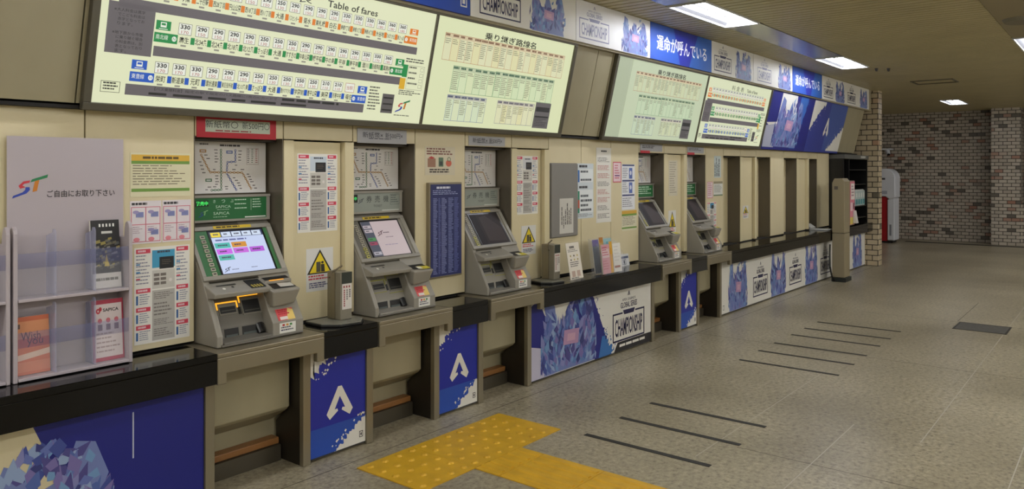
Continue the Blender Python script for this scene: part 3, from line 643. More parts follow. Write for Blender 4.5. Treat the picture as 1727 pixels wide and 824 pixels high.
    # money slots in the sloping cavity face
    CF = Frame((x0, 3.452, .815), (1, 0, 0), (0, .055, .115)); oc = (255, 172, 40)
    for a, c, v0, v1 in [(.083, .178, .030, .082), (.208, .312, .016, .104)]:
        q = MB(); q.slab(CF, a * k, v0, c * k, v1, .0006, .004, M((120, 116, 104), .4)); Q = Frame(CF.p(0, 0, .004), CF.U, CF.V)
        q.r(Q, (a + .005) * k, v0 + .008, (c - .005) * k, v1 - .012, (10, 10, 10), 1); q.r(Q, (a + .012) * k, v0 + .018, (c - .010) * k, v0 + .024, (70, 68, 62), 2); sl = q.build('money_slot', o, t)
        q = MB(); m = M(oc, .4, 0, 1.3) if lit else M((150, 148, 66), .5)
        for r_ in [(a - .006, v1 + .008, c + .006, v1 + .014), (a - .010, v1 - .022, a - .004, v1 + .014), (c + .004, v1 - .022, c + .010, v1 + .014)]: q.slab(CF, r_[0] * k, r_[1], r_[2] * k, r_[3], .001, .0045, m)
        if not lit: q.slab(CF, (a - .006) * k, v0 - .014, (c + .006) * k, v0 - .010, .001, .003, m)
        q.build('slot_light', o, sl)
    q = MB(); q.slab(CF, .186 * k, .024, .201 * k, .062, .0006, .003, BLACK); q.build('slot_divider', o, t)
    BF = Frame((x0, 3.43, .736), (1, 0, 0), (0, .008, .05))
    for a, c in [(.090, .165), (.186, .308)]:
        q = MB(); q.slab(BF, a * k, .004, c * k, .044, .0006, .003, BLACK); q.r(Frame(BF.p(0, 0, .003), BF.U, BF.V), (a + .006) * k, .004, (c - .006) * k, .014, (70, 78, 76), 1); q.build('coin_tray', o, t)
    q = MB(); q.cyl((X(.284), 3.415, .735), (X(.284), 3.445, .775), .020, BLACK, 14, .024); q.build('coin_cup', o, t)
    # stickers on the front of the tower
    S1 = Frame((x0, 3.3605, .7845), (1, 0, 0), (0, .0415, .0625)); q = MB(); q.slab(S1, .348 * k, .006, .448 * k, .070, .0006, .0014, (206, 84, 84)); Q = Frame(S1.p(0, 0, .0014), S1.U, S1.V)
    q.poly(Q, [(.40 * k, .006), (.448 * k, .006), (.448 * k, .06), (.42 * k, .07)], (226, 196, 110), 1); q.dash(Q, .356 * k, .034, .44 * k, .066, 3, (180, 40, 50), 3, 2, .6); q.r(Q, .36 * k, .009, .405 * k, .026, (226, 214, 206), 2); q.build('red_sticker', o, t)['label'] = 'red notice sticker'
    S2 = Frame((x0, 3.36, .712)); q = MB(); q.slab(S2, .350 * k, .014, .446 * k, .066, .0006, .0014, (226, 224, 216)); Q = Frame(S2.p(0, 0, .0014))
    for i, c in enumerate([(180, 40, 40), (210, 150, 60), (60, 130, 60)]): q.r(Q, (.366 + .022 * i) * k, .050, (.380 + .022 * i) * k, .060, c, 1)
    q.dash(Q, .358 * k, .020, .44 * k, .046, 2, (70, 70, 90), 4, 1, .5); q.build('white_sticker', o, t)['label'] = 'white notice sticker'
MX = [1.972, 2.952, 3.934, 6.327, 7.308]; MW = [.505, .505, .505, .500, .466]
def build_machines():
    for i, (a, b) in enumerate([
        (dict(head='green', led=True, screen='menu'), 'ticket machine with green header and lit blue-white screen, the nearest one'),
        (dict(head='grey', led=True, screen='pale'), 'ticket machine with grey header and pale pink lit screen'),
        (dict(head='grey', led=False, screen='off'), 'ticket machine with grey header and dark screen'),
        (dict(head='green', led=False, screen='off'), 'far green-headed ticket machine with dark screen, beside the notices'),
        (dict(head='green', led=False, screen='off'), 'farthest green-headed ticket machine, last before the closed bays')]):
        machine(MX[i], MW[i], a, b)
        k = MW[i] / .505; F = Frame((MX[i] + .004, RY, 1.434)); W, H = .485 * k, .268; p = MB(); p.slab(F, 0, 0, W, H, -.012, 0, (214, 210, 204)); route_map(p, F, W, H)
        tag(p.build('route_map', (MX[i] + .25, RY, 1.434)), 'white route map above the ' + ORD[i], 'map', 'route maps over the ticket machines')
def route_map(p, F, W, H):
    X = lambda x: .082 * W / .485 + x / 670 * (W - .078 * W / .485)
    Y = lambda y: H - (y - 20) / 490 * H
    O_, G, B, D = (168, 124, 60), (70, 110, 78), (72, 92, 150), (90, 86, 84)
    def beads(pts, n, c, r=.0065):
        L = [math.hypot(b[0] - a[0], b[1] - a[1]) for a, b in zip(pts, pts[1:])]; T = sum(L)
        p.line(F, [(X(a), Y(b)) for a, b in pts], .006, c, 1)
        for i in range(n):
            d = T * i / (n - 1); j = 0
            while j < len(L) - 1 and d > L[j]: d -= L[j]; j += 1
            t = d / L[j]; x = pts[j][0] + (pts[j + 1][0] - pts[j][0]) * t; y = pts[j][1] + (pts[j + 1][1] - pts[j][1]) * t
            p.disc(F, X(x), Y(y), r, r, c, 2, 10); p.disc(F, X(x), Y(y), r * .55, r * .55, (206, 200, 190), 3, 8)
    beads([(45, 150), (125, 310), (430, 315), (515, 470)], 19, O_); beads([(225, 100), (228, 478), (140, 480)], 16, G); beads([(362, 100), (362, 208), (285, 215), (280, 320), (370, 480)], 14, B)
    for x, y, c in [(60, 112, O_), (305, 118, B), (112, 385, G)]: p.r(F, X(x - 30), Y(y + 14), X(x + 30), Y(y - 14), c, 2); p.r(F, X(x - 20), Y(y + 5), X(x + 20), Y(y - 5), (206, 206, 206), 3)
    R = random.Random(4)
    for x, y in [(90, 150), (110, 182), (40, 215), (52, 248), (60, 282), (72, 315), (180, 100), (185, 130), (185, 160), (185, 185), (185, 213), (408, 105), (408, 138), (408, 165), (408, 195), (375, 243), (170, 285), (350, 285), (430, 285), (190, 345), (190, 372), (190, 400), (190, 425), (170, 448), (280, 448), (285, 470), (355, 365), (375, 390), (395, 415), (405, 440), (420, 468), (490, 330), (500, 355), (515, 382), (525, 405), (548, 440), (565, 468), (120, 450), (100, 475)]:
        p.dash(F, X(x - 18), Y(y + 5), X(x + 18), Y(y - 5), 1, D, R.randint(0, 99), 2, .9)
    p.dash(F, X(30), Y(54), X(150), Y(40), 1, D, 1, 2, .9); p.dash(F, X(215), Y(66), X(410), Y(46), 1, (60, 56, 54), 2, 2, .9)
    p.outline(F, X(470), Y(235), X(590), Y(75), .0015, (150, 130, 124), 2)
    for i in range(3): p.dash(F, X(478 + 40 * i), Y(228), X(502 + 40 * i), Y(82), 8, [(90, 86, 84), (90, 120, 90), (170, 90, 90)][i], 60 + i, 2, .4)
build_machines()
# ---------------------------------------------------------------- notices on the wall
def sheet(a, b, z0, z1, c=(226, 223, 214), t=.0016, y=WY):
    p = MB(); F = Frame((a, y - t, z0)); p.slab(F, 0, 0, b - a, z1 - z0, -t + .0002, 0, c); return p, F, b - a, z1 - z0
def done(p, name, a, b, z0, l, cat, g=None, y=WY): return tag(p.build(name, ((a + b) / 2, y, z0)), l, cat, g)
RD, BK, BL = (206, 62, 84), (58, 56, 58), (52, 96, 150)
def howto(a, b, z0, z1, label, top, cols=True, y=WY):
    p, F, W, H = sheet(a, b, z0, z1, y=y)
    for u0, u1 in ((.03, .28), (.75, .97)):
        for v in (.94, .53, .335, .15): p.r(F, W * u0, H * v, W * u1, H * (v + .045), RD, 1); p.dash(F, W * (u0 + .03), H * (v + .012), W * (u1 - .03), H * (v + .034), 1, (230, 200, 204), int(v * 50), 2, .9)
        p.dash(F, W * u0, H * .60, W * u1, H * .92, 9, (120, 120, 140), 3, 1, .3)
        for v0, v1 in ((.40, .515), (.21, .32), (.03, .135)): p.dash(F, W * (u0 + .06), H * v0, W * u1, H * v1, 5, (126, 130, 150), int(v0 * 90), 1, .4); p.r(F, W * u0, H * (v0 + .01), W * (u0 + .035), H * (v1 - .01), BL, 1)
        for v in (.74, .82, .67): p.r(F, W * u0, H * v, W * (u0 + .07), H * (v + .014), (62, 130, 180) if v > .7 else RD, 2)
    p.r(F, W * .31, H * .78, W * .72, H * .965, top, 1); p.r(F, W * .44, H * .765, W * .70, H * .89, (26, 26, 30), 2); p.dash(F, W * .48, H * .80, W * .66, H * .86, 3, (90, 80, 70), 5, 3, .4); p.dash(F, W * .40, H * .93, W * .66, H * .955, 1, (60, 60, 70), 6, 2, .8)
    p.r(F, W * .31, H * .56, W * .72, H * .755, (198, 194, 184), 1)
    for i in range(2):
        for j in range(3): p.r(F, W * (.34 + .12 * i), H * (.60 + .045 * j), W * (.44 + .12 * i), H * (.63 + .045 * j), (112, 104, 98), 2)
    p.disc(F, W * .64, H * .64, W * .03, W * .03, (220, 214, 208), 2); p.r(F, W * .31, H * .02, W * .72, H * .545, (176, 172, 164), 1)
    for v0, v1 in ((.44, .52), (.26, .41), (.17, .24), (.05, .14)): p.dash(F, W * .34, H * v0, W * .69, H * v1, 4, (118, 112, 108), int(v0 * 70), 2, .4)
    done(p, 'instruction_poster', a, b, z0, label, 'poster', 'pink-headed instruction posters for the machines', y)
def tri_sign(a, b, z0, z1, label, y=WY):
    p, F, W, H = sheet(a, b, z0, z1, (216, 214, 208), y=y)
    p.poly(F, [(W * .03, H * .40), (W * .97, H * .40), (W * .5, H * .97)], (30, 28, 20), 1); p.poly(F, [(W * .12, H * .43), (W * .88, H * .43), (W * .5, H * .90)], (226, 200, 30), 2)
    p.r(F, W * .36, H * .44, W * .52, H * .68, (70, 68, 52), 3); p.disc(F, W * .59, H * .66, W * .05, H * .03, (40, 38, 30), 3); p.poly(F, [(W * .54, H * .44), (W * .68, H * .44), (W * .66, H * .62), (W * .53, H * .62)], (40, 38, 30), 3.3)
    p.dash(F, W * .08, H * .24, W * .90, H * .37, 2, (196, 70, 80), 4, 1, .55); p.dash(F, W * .10, H * .06, W * .84, H * .20, 3, (70, 72, 110), 5, 1, .55)
    done(p, 'warning_notice', a, b, z0, label, 'warning notice', 'yellow triangle warning notices', y)
def build_notices():
    p, F, W, H = sheet(1.661, 1.951, 1.43, 1.633, (214, 208, 172)); p.r(F, W * .02, H * .82, W * .98, H * .96, (214, 170, 60), 1); p.r(F, W * .02, H * .75, W * .98, H * .82, (108, 146, 62), 1); p.r(F, W * .02, H * .12, W * .98, H * .19, (108, 146, 62), 1)
    p.dash(F, W * .2, H * .86, W * .8, H * .92, 1, (90, 70, 30), 2, 2, .9); p.dash(F, W * .04, H * .24, W * .95, H * .72, 8, (120, 110, 90), 3, 2, .3); done(p, 'notice_sheet', 1.661, 1.951, 1.43, 'yellow and green banded notice at the top of the wall left of the first machine', 'notice')
    for a, b, l in [(1.661, 1.806, 'left one of two pink-framed instruction sheets side by side'), (1.811, 1.953, 'right one of two pink-framed instruction sheets side by side')]:
        p, F, W, H = sheet(a, b, 1.215, 1.412, (220, 212, 214)); p.outline(F, W * .03, H * .04, W * .97, H * .86, .003, (200, 96, 116), 1); p.r(F, W * .48, H * .04, W * .51, H * .86, (206, 120, 136), 1); p.r(F, W * .03, H * .44, W * .97, H * .46, (206, 120, 136), 1); p.dash(F, W * .05, H * .89, W * .75, H * .96, 1, BK, 3, 1, .8)
        for u, v in ((.08, .62), (.56, .62), (.56, .20)): p.r(F, W * (u + .1), H * v, W * (u + .34), H * (v + .12), (120, 126, 172), 2); p.disc(F, W * (u + .1), H * (v + .12), W * .10, H * .04, (150, 140, 180), 2.5)
        for u, v in ((.08, .10), (.55, .10)): p.disc(F, W * (u + .12), H * v, W * .10, H * .05, (214, 130, 140), 2.5); p.dash(F, W * u, H * (v + .12), W * (u + .3), H * (v + .3), 4, (150, 120, 140), 8, 2, .3)
        done(p, 'instruction_sheet', a, b, 1.215, l, 'notice', 'pink-framed instruction sheets')
    howto(1.680, 1.946, .752, 1.196, 'pink-headed instruction poster with blue top beside the leaflet rack', (64, 150, 186))
    dy = WY + .022
    howto(2.581, 2.855, 1.208, 1.646, 'pink-headed instruction poster on the bay between the first two machines', (196, 206, 214), y=dy)
    howto(4.519, 4.792, 1.222, 1.664, 'pink-headed instruction poster right of the dark-screened machine', (206, 206, 206), y=dy)
    tri_sign(2.640, 2.825, .875, 1.115, 'yellow triangle warning notice above the first counter dispenser', dy); tri_sign(4.585, 4.765, .915, 1.135, 'yellow triangle warning notice above the second counter dispenser', dy)
    tri_sign(6.96, 7.12, .875, 1.155, 'yellow triangle warning notice between the two far machines', dy); tri_sign(8.85, 9.02, .985, 1.135, 'small yellow triangle warning notice on the closed bay, farthest of its kind', dy)
    # signs over the machines
    for i, (a, b, z0, z1, l, red) in enumerate([(1.981, 2.429, 1.715, 1.826, 'red-framed banknote sign over the nearest machine', 1), (2.983, 3.380, 1.716, 1.804, 'grey banknote sign over the pale pink screened machine', 0), (3.965, 4.359, 1.726, 1.792, 'grey banknote sign over the dark-screened machine', 0), (6.35, 6.78, 1.735, 1.805, 'grey sign with a red tab over the nearer far machine', 0), (7.33, 7.72, 1.735, 1.800, 'grey sign with a red tab over the farthest machine', 0)]):
        p, F, W, H = sheet(a, b, z0, z1, (186, 24, 44) if red else (172, 172, 176), .004)
        if red: p.r(F, .045, .028, W - .038, H - .020, (190, 198, 180), 1); v = H * .60; hh = .036
        else: v = H * .56; hh = .034 if i < 3 else .030
        if i < 3:
            p.text(F, '新紙幣〇' if red else '新紙幣×', W * .30, v, hh, (40, 40, 42), 2, w=W * .40); p.text(F, '新500円〇' if red else '新500円×', W * .73, v, hh, (40, 40, 42), 2, w=W * .36); p.dash(F, W * .22, H * .29, W * .86, H * .35, 1, (150, 50, 50) if red else (70, 70, 80), 3, 2, .9)
        else: p.dash(F, W * .08, H * .35, W * .9, H * .75, 2, (84, 80, 80), i, 2, .6); p.r(F, 0, -.018, W * .42, .006, (200, 40, 56), 3)
        done(p, 'machine_sign', a, b, z0, l, 'sign', 'signs over the ticket machines')
    p, F, W, H = sheet(3.545, 3.828, 1.522, 1.710, (206, 196, 170)); p.dash(F, W * .05, H * .68, W * .93, H * .94, 3, (120, 70, 60), 4, 1, .55); p.dash(F, W * .14, H * .06, W * .86, H * .22, 2, (60, 52, 48), 6, 1, .6)
    p.r(F, W * .08, H * .28, W * .34, H * .58, (150, 110, 86), 1); p.poly(F, [(W * .10, H * .60), (W * .20, H * .66), (W * .32, H * .60), (W * .21, H * .56)], (180, 60, 54), 2); p.r(F, W * .44, H * .30, W * .60, H * .62, (86, 110, 84), 1); p.r(F, W * .47, H * .34, W * .57, H * .48, (50, 60, 54), 2); p.disc(F, W * .78, H * .42, W * .10, H * .12, (196, 96, 70), 1); p.disc(F, W * .79, H * .56, W * .06, H * .08, (110, 120, 90), 2); p.disc(F, W * .79, H * .56, W * .035, H * .05, (206, 196, 170), 3)
    done(p, 'picture_notice', 3.545, 3.828, 1.522, 'cream notice with three small pictures above the blue timetable', 'notice')
    o = (3.71, WY, .856); t = thing('timetable', o, 'tall dark blue timetable in a thin steel frame', 'timetable')
    p = MB(); F = Frame((3.555, WY - .03, .852)); W, H = .310, .622; p.slab(F, 0, 0, W, H, -.0295, 0, STEEL); p.build('frame', o, t, bevel=.003)
    p = MB(); G = Frame((3.567, WY - .0305, .862)); w, h = .290, .600; p.slab(G, 0, 0, w, h, -.0002, .002, (30, 38, 92)); G = Frame((3.567, WY - .0325, .862)); lt = (150, 158, 196)
    p.dash(G, w * .18, h * .95, w * .82, h * .975, 1, (206, 208, 220), 3, 1, .9); p.dash(G, w * .06, h * .88, w * .9, h * .935, 3, lt, 4, 1, .4)
    for i, (u0, u1) in enumerate([(.07, .22), (.24, .32), (.34, .52), (.56, .74), (.76, .92)]): p.dash(G, w * u0, h * .02, w * u1, h * .85, 52, [(126, 134, 180), (104, 112, 166), (132, 140, 184), (120, 130, 178), (92, 102, 160)][i], 30 + i, 1, .5)
    p.r(G, w * .535, h * .02, w * .545, h * .85, (30, 38, 92), 2); p.build('printed_sheet', o, t)
    o = (5.09, WY, 1.03); t = thing('cover_plate', o, 'plain grey metal plate fixed to the cream wall', 'wall plate')
    p = MB(); p.box(4.915, 5.284, WY - .022, WY - .0004, 1.026, 1.607, M((128, 124, 118), .5)); p.box(4.905, 5.29, WY - .010, WY - .0003, 1.020, 1.612, M((108, 104, 98), .5)); p.build('plate', o, t, bevel=.003)
    p, F, W, H = sheet(5.02, 5.215, 1.050, 1.330, (204, 200, 190), y=WY - .0225)
    for i in range(6):
        u = W * (.84 - .13 * i); p.dash(Frame(F.p(u, H * (.25 if i != 4 else .15), 0), (0, 0, 1), (-1, 0, 0)), 0, 0, H * (.62 if i not in (0, 4) else .5), W * .06, 1, (62, 58, 56), i, 2, .9)
    done(p, 'notice_sheet', 5.02, 5.215, 1.05, 'small white notice with vertical writing on the grey metal plate', 'notice', y=WY - .0225)
    p, F, W, H = sheet(5.303, 5.55, 1.155, 1.612, (204, 212, 216))
    for v0, n in ((.66, 1), (.10, 3)):
        v1 = .98 if n == 1 else .60
        p.dash(F, W * .12, H * (v1 - .055), W * .86, H * (v1 - .01), 1, (50, 50, 56), n, 2, .95)
        p.r(F, W * .04, H * v0, W * .96, H * (v1 - .08), (224, 228, 228), 1); p.r(F, W * .04, H * v0, W * .14, H * (v1 - .10), (56, 110, 176) if n == 1 else (48, 140, 110), 2)
        for j in range(2 if n == 1 else 4): p.dash(F, W * .2, H * (v0 + .03 + .085 * j if n > 1 else v0 + .02 + .15 * j), W * .9, H * (v0 + .075 + .085 * j if n > 1 else v0 + .06 + .15 * j), 1, (80, 84, 90), j, 2, .9)
    p.r(F, W * .04, H * .19, W * .14, H * .34, (196, 90, 64), 3); p.dash(F, W * .05, H * .02, W * .9, H * .085, 3, (110, 112, 116), 8, 2, .4)
    done(p, 'timetable_sheet', 5.303, 5.55, 1.155, 'pale blue and white timetable sheet right beside the grey metal plate', 'notice')
    p, F, W, H = sheet(5.595, 5.835, 1.105, 1.750, (222, 218, 208)); p.dash(F, W * .32, H * .94, W * .70, H * .965, 1, BK, 2, 1, .9)
    for i in range(8): p.dash(F, W * .08, H * (.05 + .107 * i), W * .92, H * (.12 + .107 * i), 4, (176, 90, 84) if i in (2, 3, 5, 6) else (90, 86, 84), i, 1, .4)
    done(p, 'notice_sheet', 5.595, 5.835, 1.105, 'very tall white notice with black and red paragraphs', 'notice')
    p, F, W, H = sheet(5.868, 6.008, 1.448, 1.630, (226, 200, 204)); p.outline(F, 0, 0, W, H, .008, (196, 62, 84), 1); p.dash(F, W * .2, H * .12, W * .8, H * .85, 6, (190, 80, 100), 3, 1, .4); p.r(F, W * .2, H * .3, W * .8, H * .36, (110, 60, 110), 2); done(p, 'notice_sheet', 5.868, 6.008, 1.448, 'small pink notice with a red border', 'notice')
    p, F, W, H = sheet(6.018, 6.252, 1.200, 1.610, (220, 220, 222))
    for v in (.96, .62, .30): p.r(F, W * .04, H * v, W * .96, H * (v + .035), (56, 66, 110), 1)
    for v in (.68, .36): p.r(F, W * .55, H * v, W * .80, H * (v + .24), (84, 104, 170), 1); p.dash(F, W * .06, H * v, W * .48, H * (v + .24), 6, (120, 120, 130), int(v * 9), 1, .4); p.disc(F, W * .67, H * (v + .13), W * .07, H * .05, (210, 214, 226), 2)
    p.dash(F, W * .06, H * .04, W * .9, H * .26, 5, (120, 120, 124), 9, 1, .4); done(p, 'notice_sheet', 6.018, 6.252, 1.200, 'white notice with two blue ticket pictures', 'notice')
    p, F, W, H = sheet(6.020, 6.285, 1.010, 1.190, (214, 208, 180)); p.r(F, 0, H * .84, W, H, (206, 160, 60), 1); p.r(F, 0, H * .74, W, H * .84, (108, 146, 62), 1); p.r(F, 0, H * .10, W, H * .18, (108, 146, 62), 1); p.dash(F, W * .05, H * .24, W * .92, H * .70, 6, (120, 110, 96), 5, 1, .35); done(p, 'notice_sheet', 6.020, 6.285, 1.010, 'yellow and green banded notice low on the wall beside the far machines', 'notice')
    p, F, W, H = sheet(6.965, 7.155, 1.30, 1.655, (206, 198, 176), y=dy); p.dash(F, W * .1, H * .05, W * .9, H * .95, 14, (150, 142, 124), 6, 1, .35); done(p, 'notice_sheet', 6.965, 7.155, 1.30, 'faded cream notice on the bay between the two far machines', 'notice', y=dy)
    p, F, W, H = sheet(7.99, 8.17, 1.475, 1.715, (196, 206, 204))
    for i in range(4): p.dash(Frame(F.p(W * (.78 - .2 * i), H * .06, 0), (0, 0, 1), (-1, 0, 0)), 0, 0, H * .86, W * .12, 1, (96, 104, 104) if i else BK, i, 2, .9)
    done(p, 'notice_sheet', 7.99, 8.17, 1.475, 'pale notice with vertical writing, topmost right of the farthest machine', 'notice')
    p, F, W, H = sheet(7.975, 8.215, 1.275, 1.435, (214, 214, 206)); p.r(F, 0, H * .84, W, H, (150, 140, 110), 1); p.r(F, 0, 0, W, H * .09, (110, 130, 100), 1); p.dash(F, W * .08, H * .2, W * .9, H * .75, 6, (140, 140, 134), 4, 1, .4); done(p, 'notice_sheet', 7.975, 8.215, 1.275, 'small cream notice with brown and green bands near the farthest machine', 'notice')
    p, F, W, H = sheet(7.81, 7.955, 1.255, 1.432, (222, 206, 208)); p.outline(F, 0, 0, W, H, .006, (206, 110, 126), 1); p.dash(F, W * .15, H * .1, W * .85, H * .9, 7, (190, 110, 130), 4, 1, .45); done(p, 'instruction_sheet', 7.81, 7.955, 1.255, 'pink-framed sheet by the farthest machine', 'notice')
    howto(7.812, 8.045, .90, 1.212, 'pink-headed instruction poster with blue top by the farthest machine', (64, 140, 176))
    p, F, W, H = sheet(11.262, 11.43, 1.425, 1.625, (196, 190, 172), y=RY + .0115); p.outline(F, 0, 0, W, H, .006, (120, 116, 104), 1)
    for i in range(3): p.r(F, W * .12, H * (.1 + .3 * i), W * .88, H * (.28 + .3 * i), (112, 108, 98), 1)
    done(p, 'notice_sheet', 11.262, 11.43, 1.425, 'small three-row notice in the last closed bay', 'notice', y=RY + .0115)
build_notices()
# ---------------------------------------------------------------- leaflet racks on the left counter
CLEAR = M((225, 226, 238), .08, 0, 0, 0, 8, .07)
CLEARV = M((176, 178, 206), .1, 0, 0, 0, 8, .40)
RACKW = M((176, 166, 170), .45)
def rack(dx, tall, label):
    a, b = 1.150 + dx, 1.615 + dx; z0 = CZ + .001; yb, yf = 3.535, 3.425
    o = ((a + b) / 2, 3.48, z0); t = thing('leaflet_rack', o, label, 'leaflet rack', 'leaflet racks on the counter')
    if tall:
        p = MB(); F = Frame((a + .012, yb - .004, z0)); W = b - a - .004; H = 1.692 - z0; p.slab(F, 0, 0, W, H, -.004, 0, RACKW)
        st_logo(p, F, .085, .775, .13, 2); p.text(F, 'ご自由にお取り下さい', .285, .743, .030, (40, 36, 40), 2, w=.275, bold=.01); p.build('back_board', o, t)
    else:
        p = MB(); p.box(a + .01, b - .01, yb - .006, yb - .002, z0, 1.30, RACKW); p.build('back_board', o, t)
    for x in (a, b - .016):
        p = MB(); pts = [(yb, z0), (yf, z0), (yf, 1.30), (yf + .008, 1.322), (yf + .022, 1.33), (yf + .036, 1.322), (yf + .044, 1.30), (yf + .05, 1.26), (yb, 1.26)]; p.px(pts, x, x + .016, RACKW); p.build('side_panel', o, t, bevel=.003)
    for z in (z0 + .004, 1.028):
        p = MB(); p.box(a + .017, b - .017, yf - .004, yb - .010, z, z + .012, RACKW); p.build('shelf', o, t, bevel=.002)
    for z, h in ((z0 + .017, .285), (1.041, .27)):
        for i in (1, 2):
            x = a + (b - a) * i / 3; p = MB(); pts = [(yb - .012, z), (yf + .004, z), (yf + .004, z + h - .014), (yf + .012, z + h), (yf + .030, z + h), (yf + .036, z + h - .014), (yb - .012, z + h - .03)]; p.px(pts, x - .002, x + .002, CLEARV); p.build('divider', o, t)
        p = MB(); p.box(a + .017, b - .017, yf + .0005, yf + .0035, z, z + .12, CLEAR); p.box(a + .017, b - .017, yf + .0005, yf + .0035, z + .12, z + .18, M((120, 126, 170), .1, 0, 0, 0, 8, .20)); p.build('clear_front', o, t)
def leaflet(a, b, z0, h, y, draw, label, lean=.02, n=5, group=None):
    F = Frame((a, y, z0), (1, 0, 0), (0, lean, h)); W = b - a; p = MB(); t = .002 * n
    p.slab(F, 0, 0, W, h, -t, 0, (214, 210, 202)); draw(p, F, W, h)
    return tag(p.build('leaflet', ((a + b) / 2, y, z0)), label, 'leaflet', group)
def build_racks():
    rack(0, True, 'clear-fronted white leaflet rack with tall white board, left end of counter'); rack(-.475, False, 'second leaflet rack cut off by the left edge of the photo')
    def dark(p, F, W, h):
        p.r(F, 0, .22 * h, W, h, (30, 28, 28), 1); R = random.Random(7)
        for i in range(60):
            u, v = R.uniform(.03, .9) * W, (.27 + .45 * R.random()) * h; s = R.uniform(.008, .022); c = R.choice([(74, 74, 68), (104, 98, 78), (54, 58, 52), (150, 136, 70), (90, 92, 92), (130, 126, 116)])
            p.poly(F, [(u, v), (min(u + s, W), v + s * .2), (min(u + s * .9, W), v + s * .8), (u, v + s * .6)], c, 2 + i * .02)
        for i in range(5): p.r(F, W * (.28 + .12 * i), h * .90, W * (.34 + .12 * i), h * .945, (226, 224, 218), 3)
        p.r(F, W * .36, h * .80, W * .74, h * .835, (206, 204, 196), 3); p.poly(F, [(W * .5, h * .50), (W * .6, h * .32), (W * .42, h * .32)], (190, 166, 66), 4); p.r(F, 0, 0, W, h * .22, (206, 202, 198), 1.2); p.dash(F, W * .1, h * .1, W * .9, h * .15, 1, (110, 106, 100), 2, 2, .8)
    leaflet(1.468, 1.588, 1.042, .295, 3.470, dark, 'dark city-photo leaflet in the upper right pocket of the rack', .03, 7)
    def orange(p, F, W, h):
        p.r(F, 0, 0, W, h, (206, 110, 76), 1); p.r(F, 0, h * .62, W, h * .92, (222, 150, 106), 1.4); p.r(F, 0, h * .05, W, h * .22, (214, 132, 100), 1.4)
        p.text(F, 'Wish', W * .46, h * .66, h * .15, (96, 66, 54), 2, w=W * .56); p.text(F, 'you', W * .58, h * .53, h * .13, (96, 66, 54), 2, w=W * .46); p.poly(F, [(0, h * .24), (W, h * .32), (W, h * .42), (0, h * .34)], (226, 196, 176), 2); p.r(F, 0, h * .80, W * .16, h * .88, (110, 84, 76), 2)
    leaflet(1.173, 1.300, z0 := CZ + .019, .232, 3.470, orange, 'orange leaflet in the lower left pocket of the rack', .02, 6)
    def card(p, F, W, h):
        p.r(F, 0, 0, W, h, (170, 52, 74), 1); p.r(F, W * .08, h * .06, W * .95, h * .93, (220, 206, 204), 1.4); c = (190, 52, 66)
        p.disc(F, W * .20, h * .82, W * .07, h * .045, c, 2); p.disc(F, W * .27, h * .85, W * .05, h * .035, c, 2.2); p.disc(F, W * .20, h * .82, W * .025, h * .018, (220, 206, 204), 3)
        p.text(F, 'SAPICA', W * .60, h * .83, h * .055, (50, 40, 44), 2, w=W * .50, bold=.03)
        for i in range(3): p.disc(F, W * (.25 + .26 * i), h * .66, W * .07, h * .04, (206, 110, 122), 2); p.r(F, W * (.18 + .26 * i), h * .50, W * (.32 + .26 * i), h * .60, (140, 120, 122), 2)
        p.dash(F, W * .12, h * .1, W * .9, h * .46, 5, (170, 150, 148), 3, 2, .35)
    leaflet(1.4645, 1.597, z0, .262, 3.462, card, 'red-bordered card leaflet in the lower right pocket of the rack', .02, 6)
# ---------------------------------------------------------------- things standing on the counters
def counter_dispenser(x, y, which, lever, tpts):
    o = (x, y, CZ); t = thing('steel_dispenser', o, which, 'dispenser', 'grey metal boxes on trays on the counter')
    z = CZ + .001; p = MB(); p.pz(tpts, z, z + .010, BLACKM); p.pz([(x + (a - x) * .97, y + (b - y) * .97) for a, b in tpts], z + .010, z + .017, M((120, 118, 106), .35)); p.build('tray', o, t, bevel=.002)
    z += .0175; p = MB(); p.box(x - .040, x + .040, y - .012, y + .055, z, z + .265, STEEL); p.box(x - .040, x + .040, y - .062, y - .014, z, z + .262, M((126, 120, 104), .4)); p.build('housing', o, t, bevel=.004)
    F = Frame((x - .040, y - .062, z)); p = MB(); p.slab(F, .008, .200, .078, .262, .0004, .003, M((44, 50, 44), .4)); p.build('cap', o, t)
    p = MB(); p.slab(F, .010, .058, .076, .198, .0004, .0016, (218, 212, 204)); Q = Frame(F.p(0, 0, .0016))
    for i in range(3): p.r(Q, .018 + .018 * i, .176, .028 + .018 * i, .188, (150, 60, 64), 1)
    for i, (n, c) in enumerate([(.10, (150, 70, 72)), (.07, (120, 118, 116)), (.05, (96, 80, 80))]):
        for j in range(int(n / .012)): p.r(Q, .020 + .019 * i, .158 - .012 * j, .029 + .019 * i, .167 - .012 * j, c, 1)
    p.build('label_strip', o, t)
    p = MB(); p.tube(lever, .006, M((96, 84, 62), .5), 8); p.tube([lever[0], (lever[0][0] + .045, lever[0][1], lever[0][2] + .02)], .005, M((96, 84, 62), .5), 8); p.build('lever', o, t)
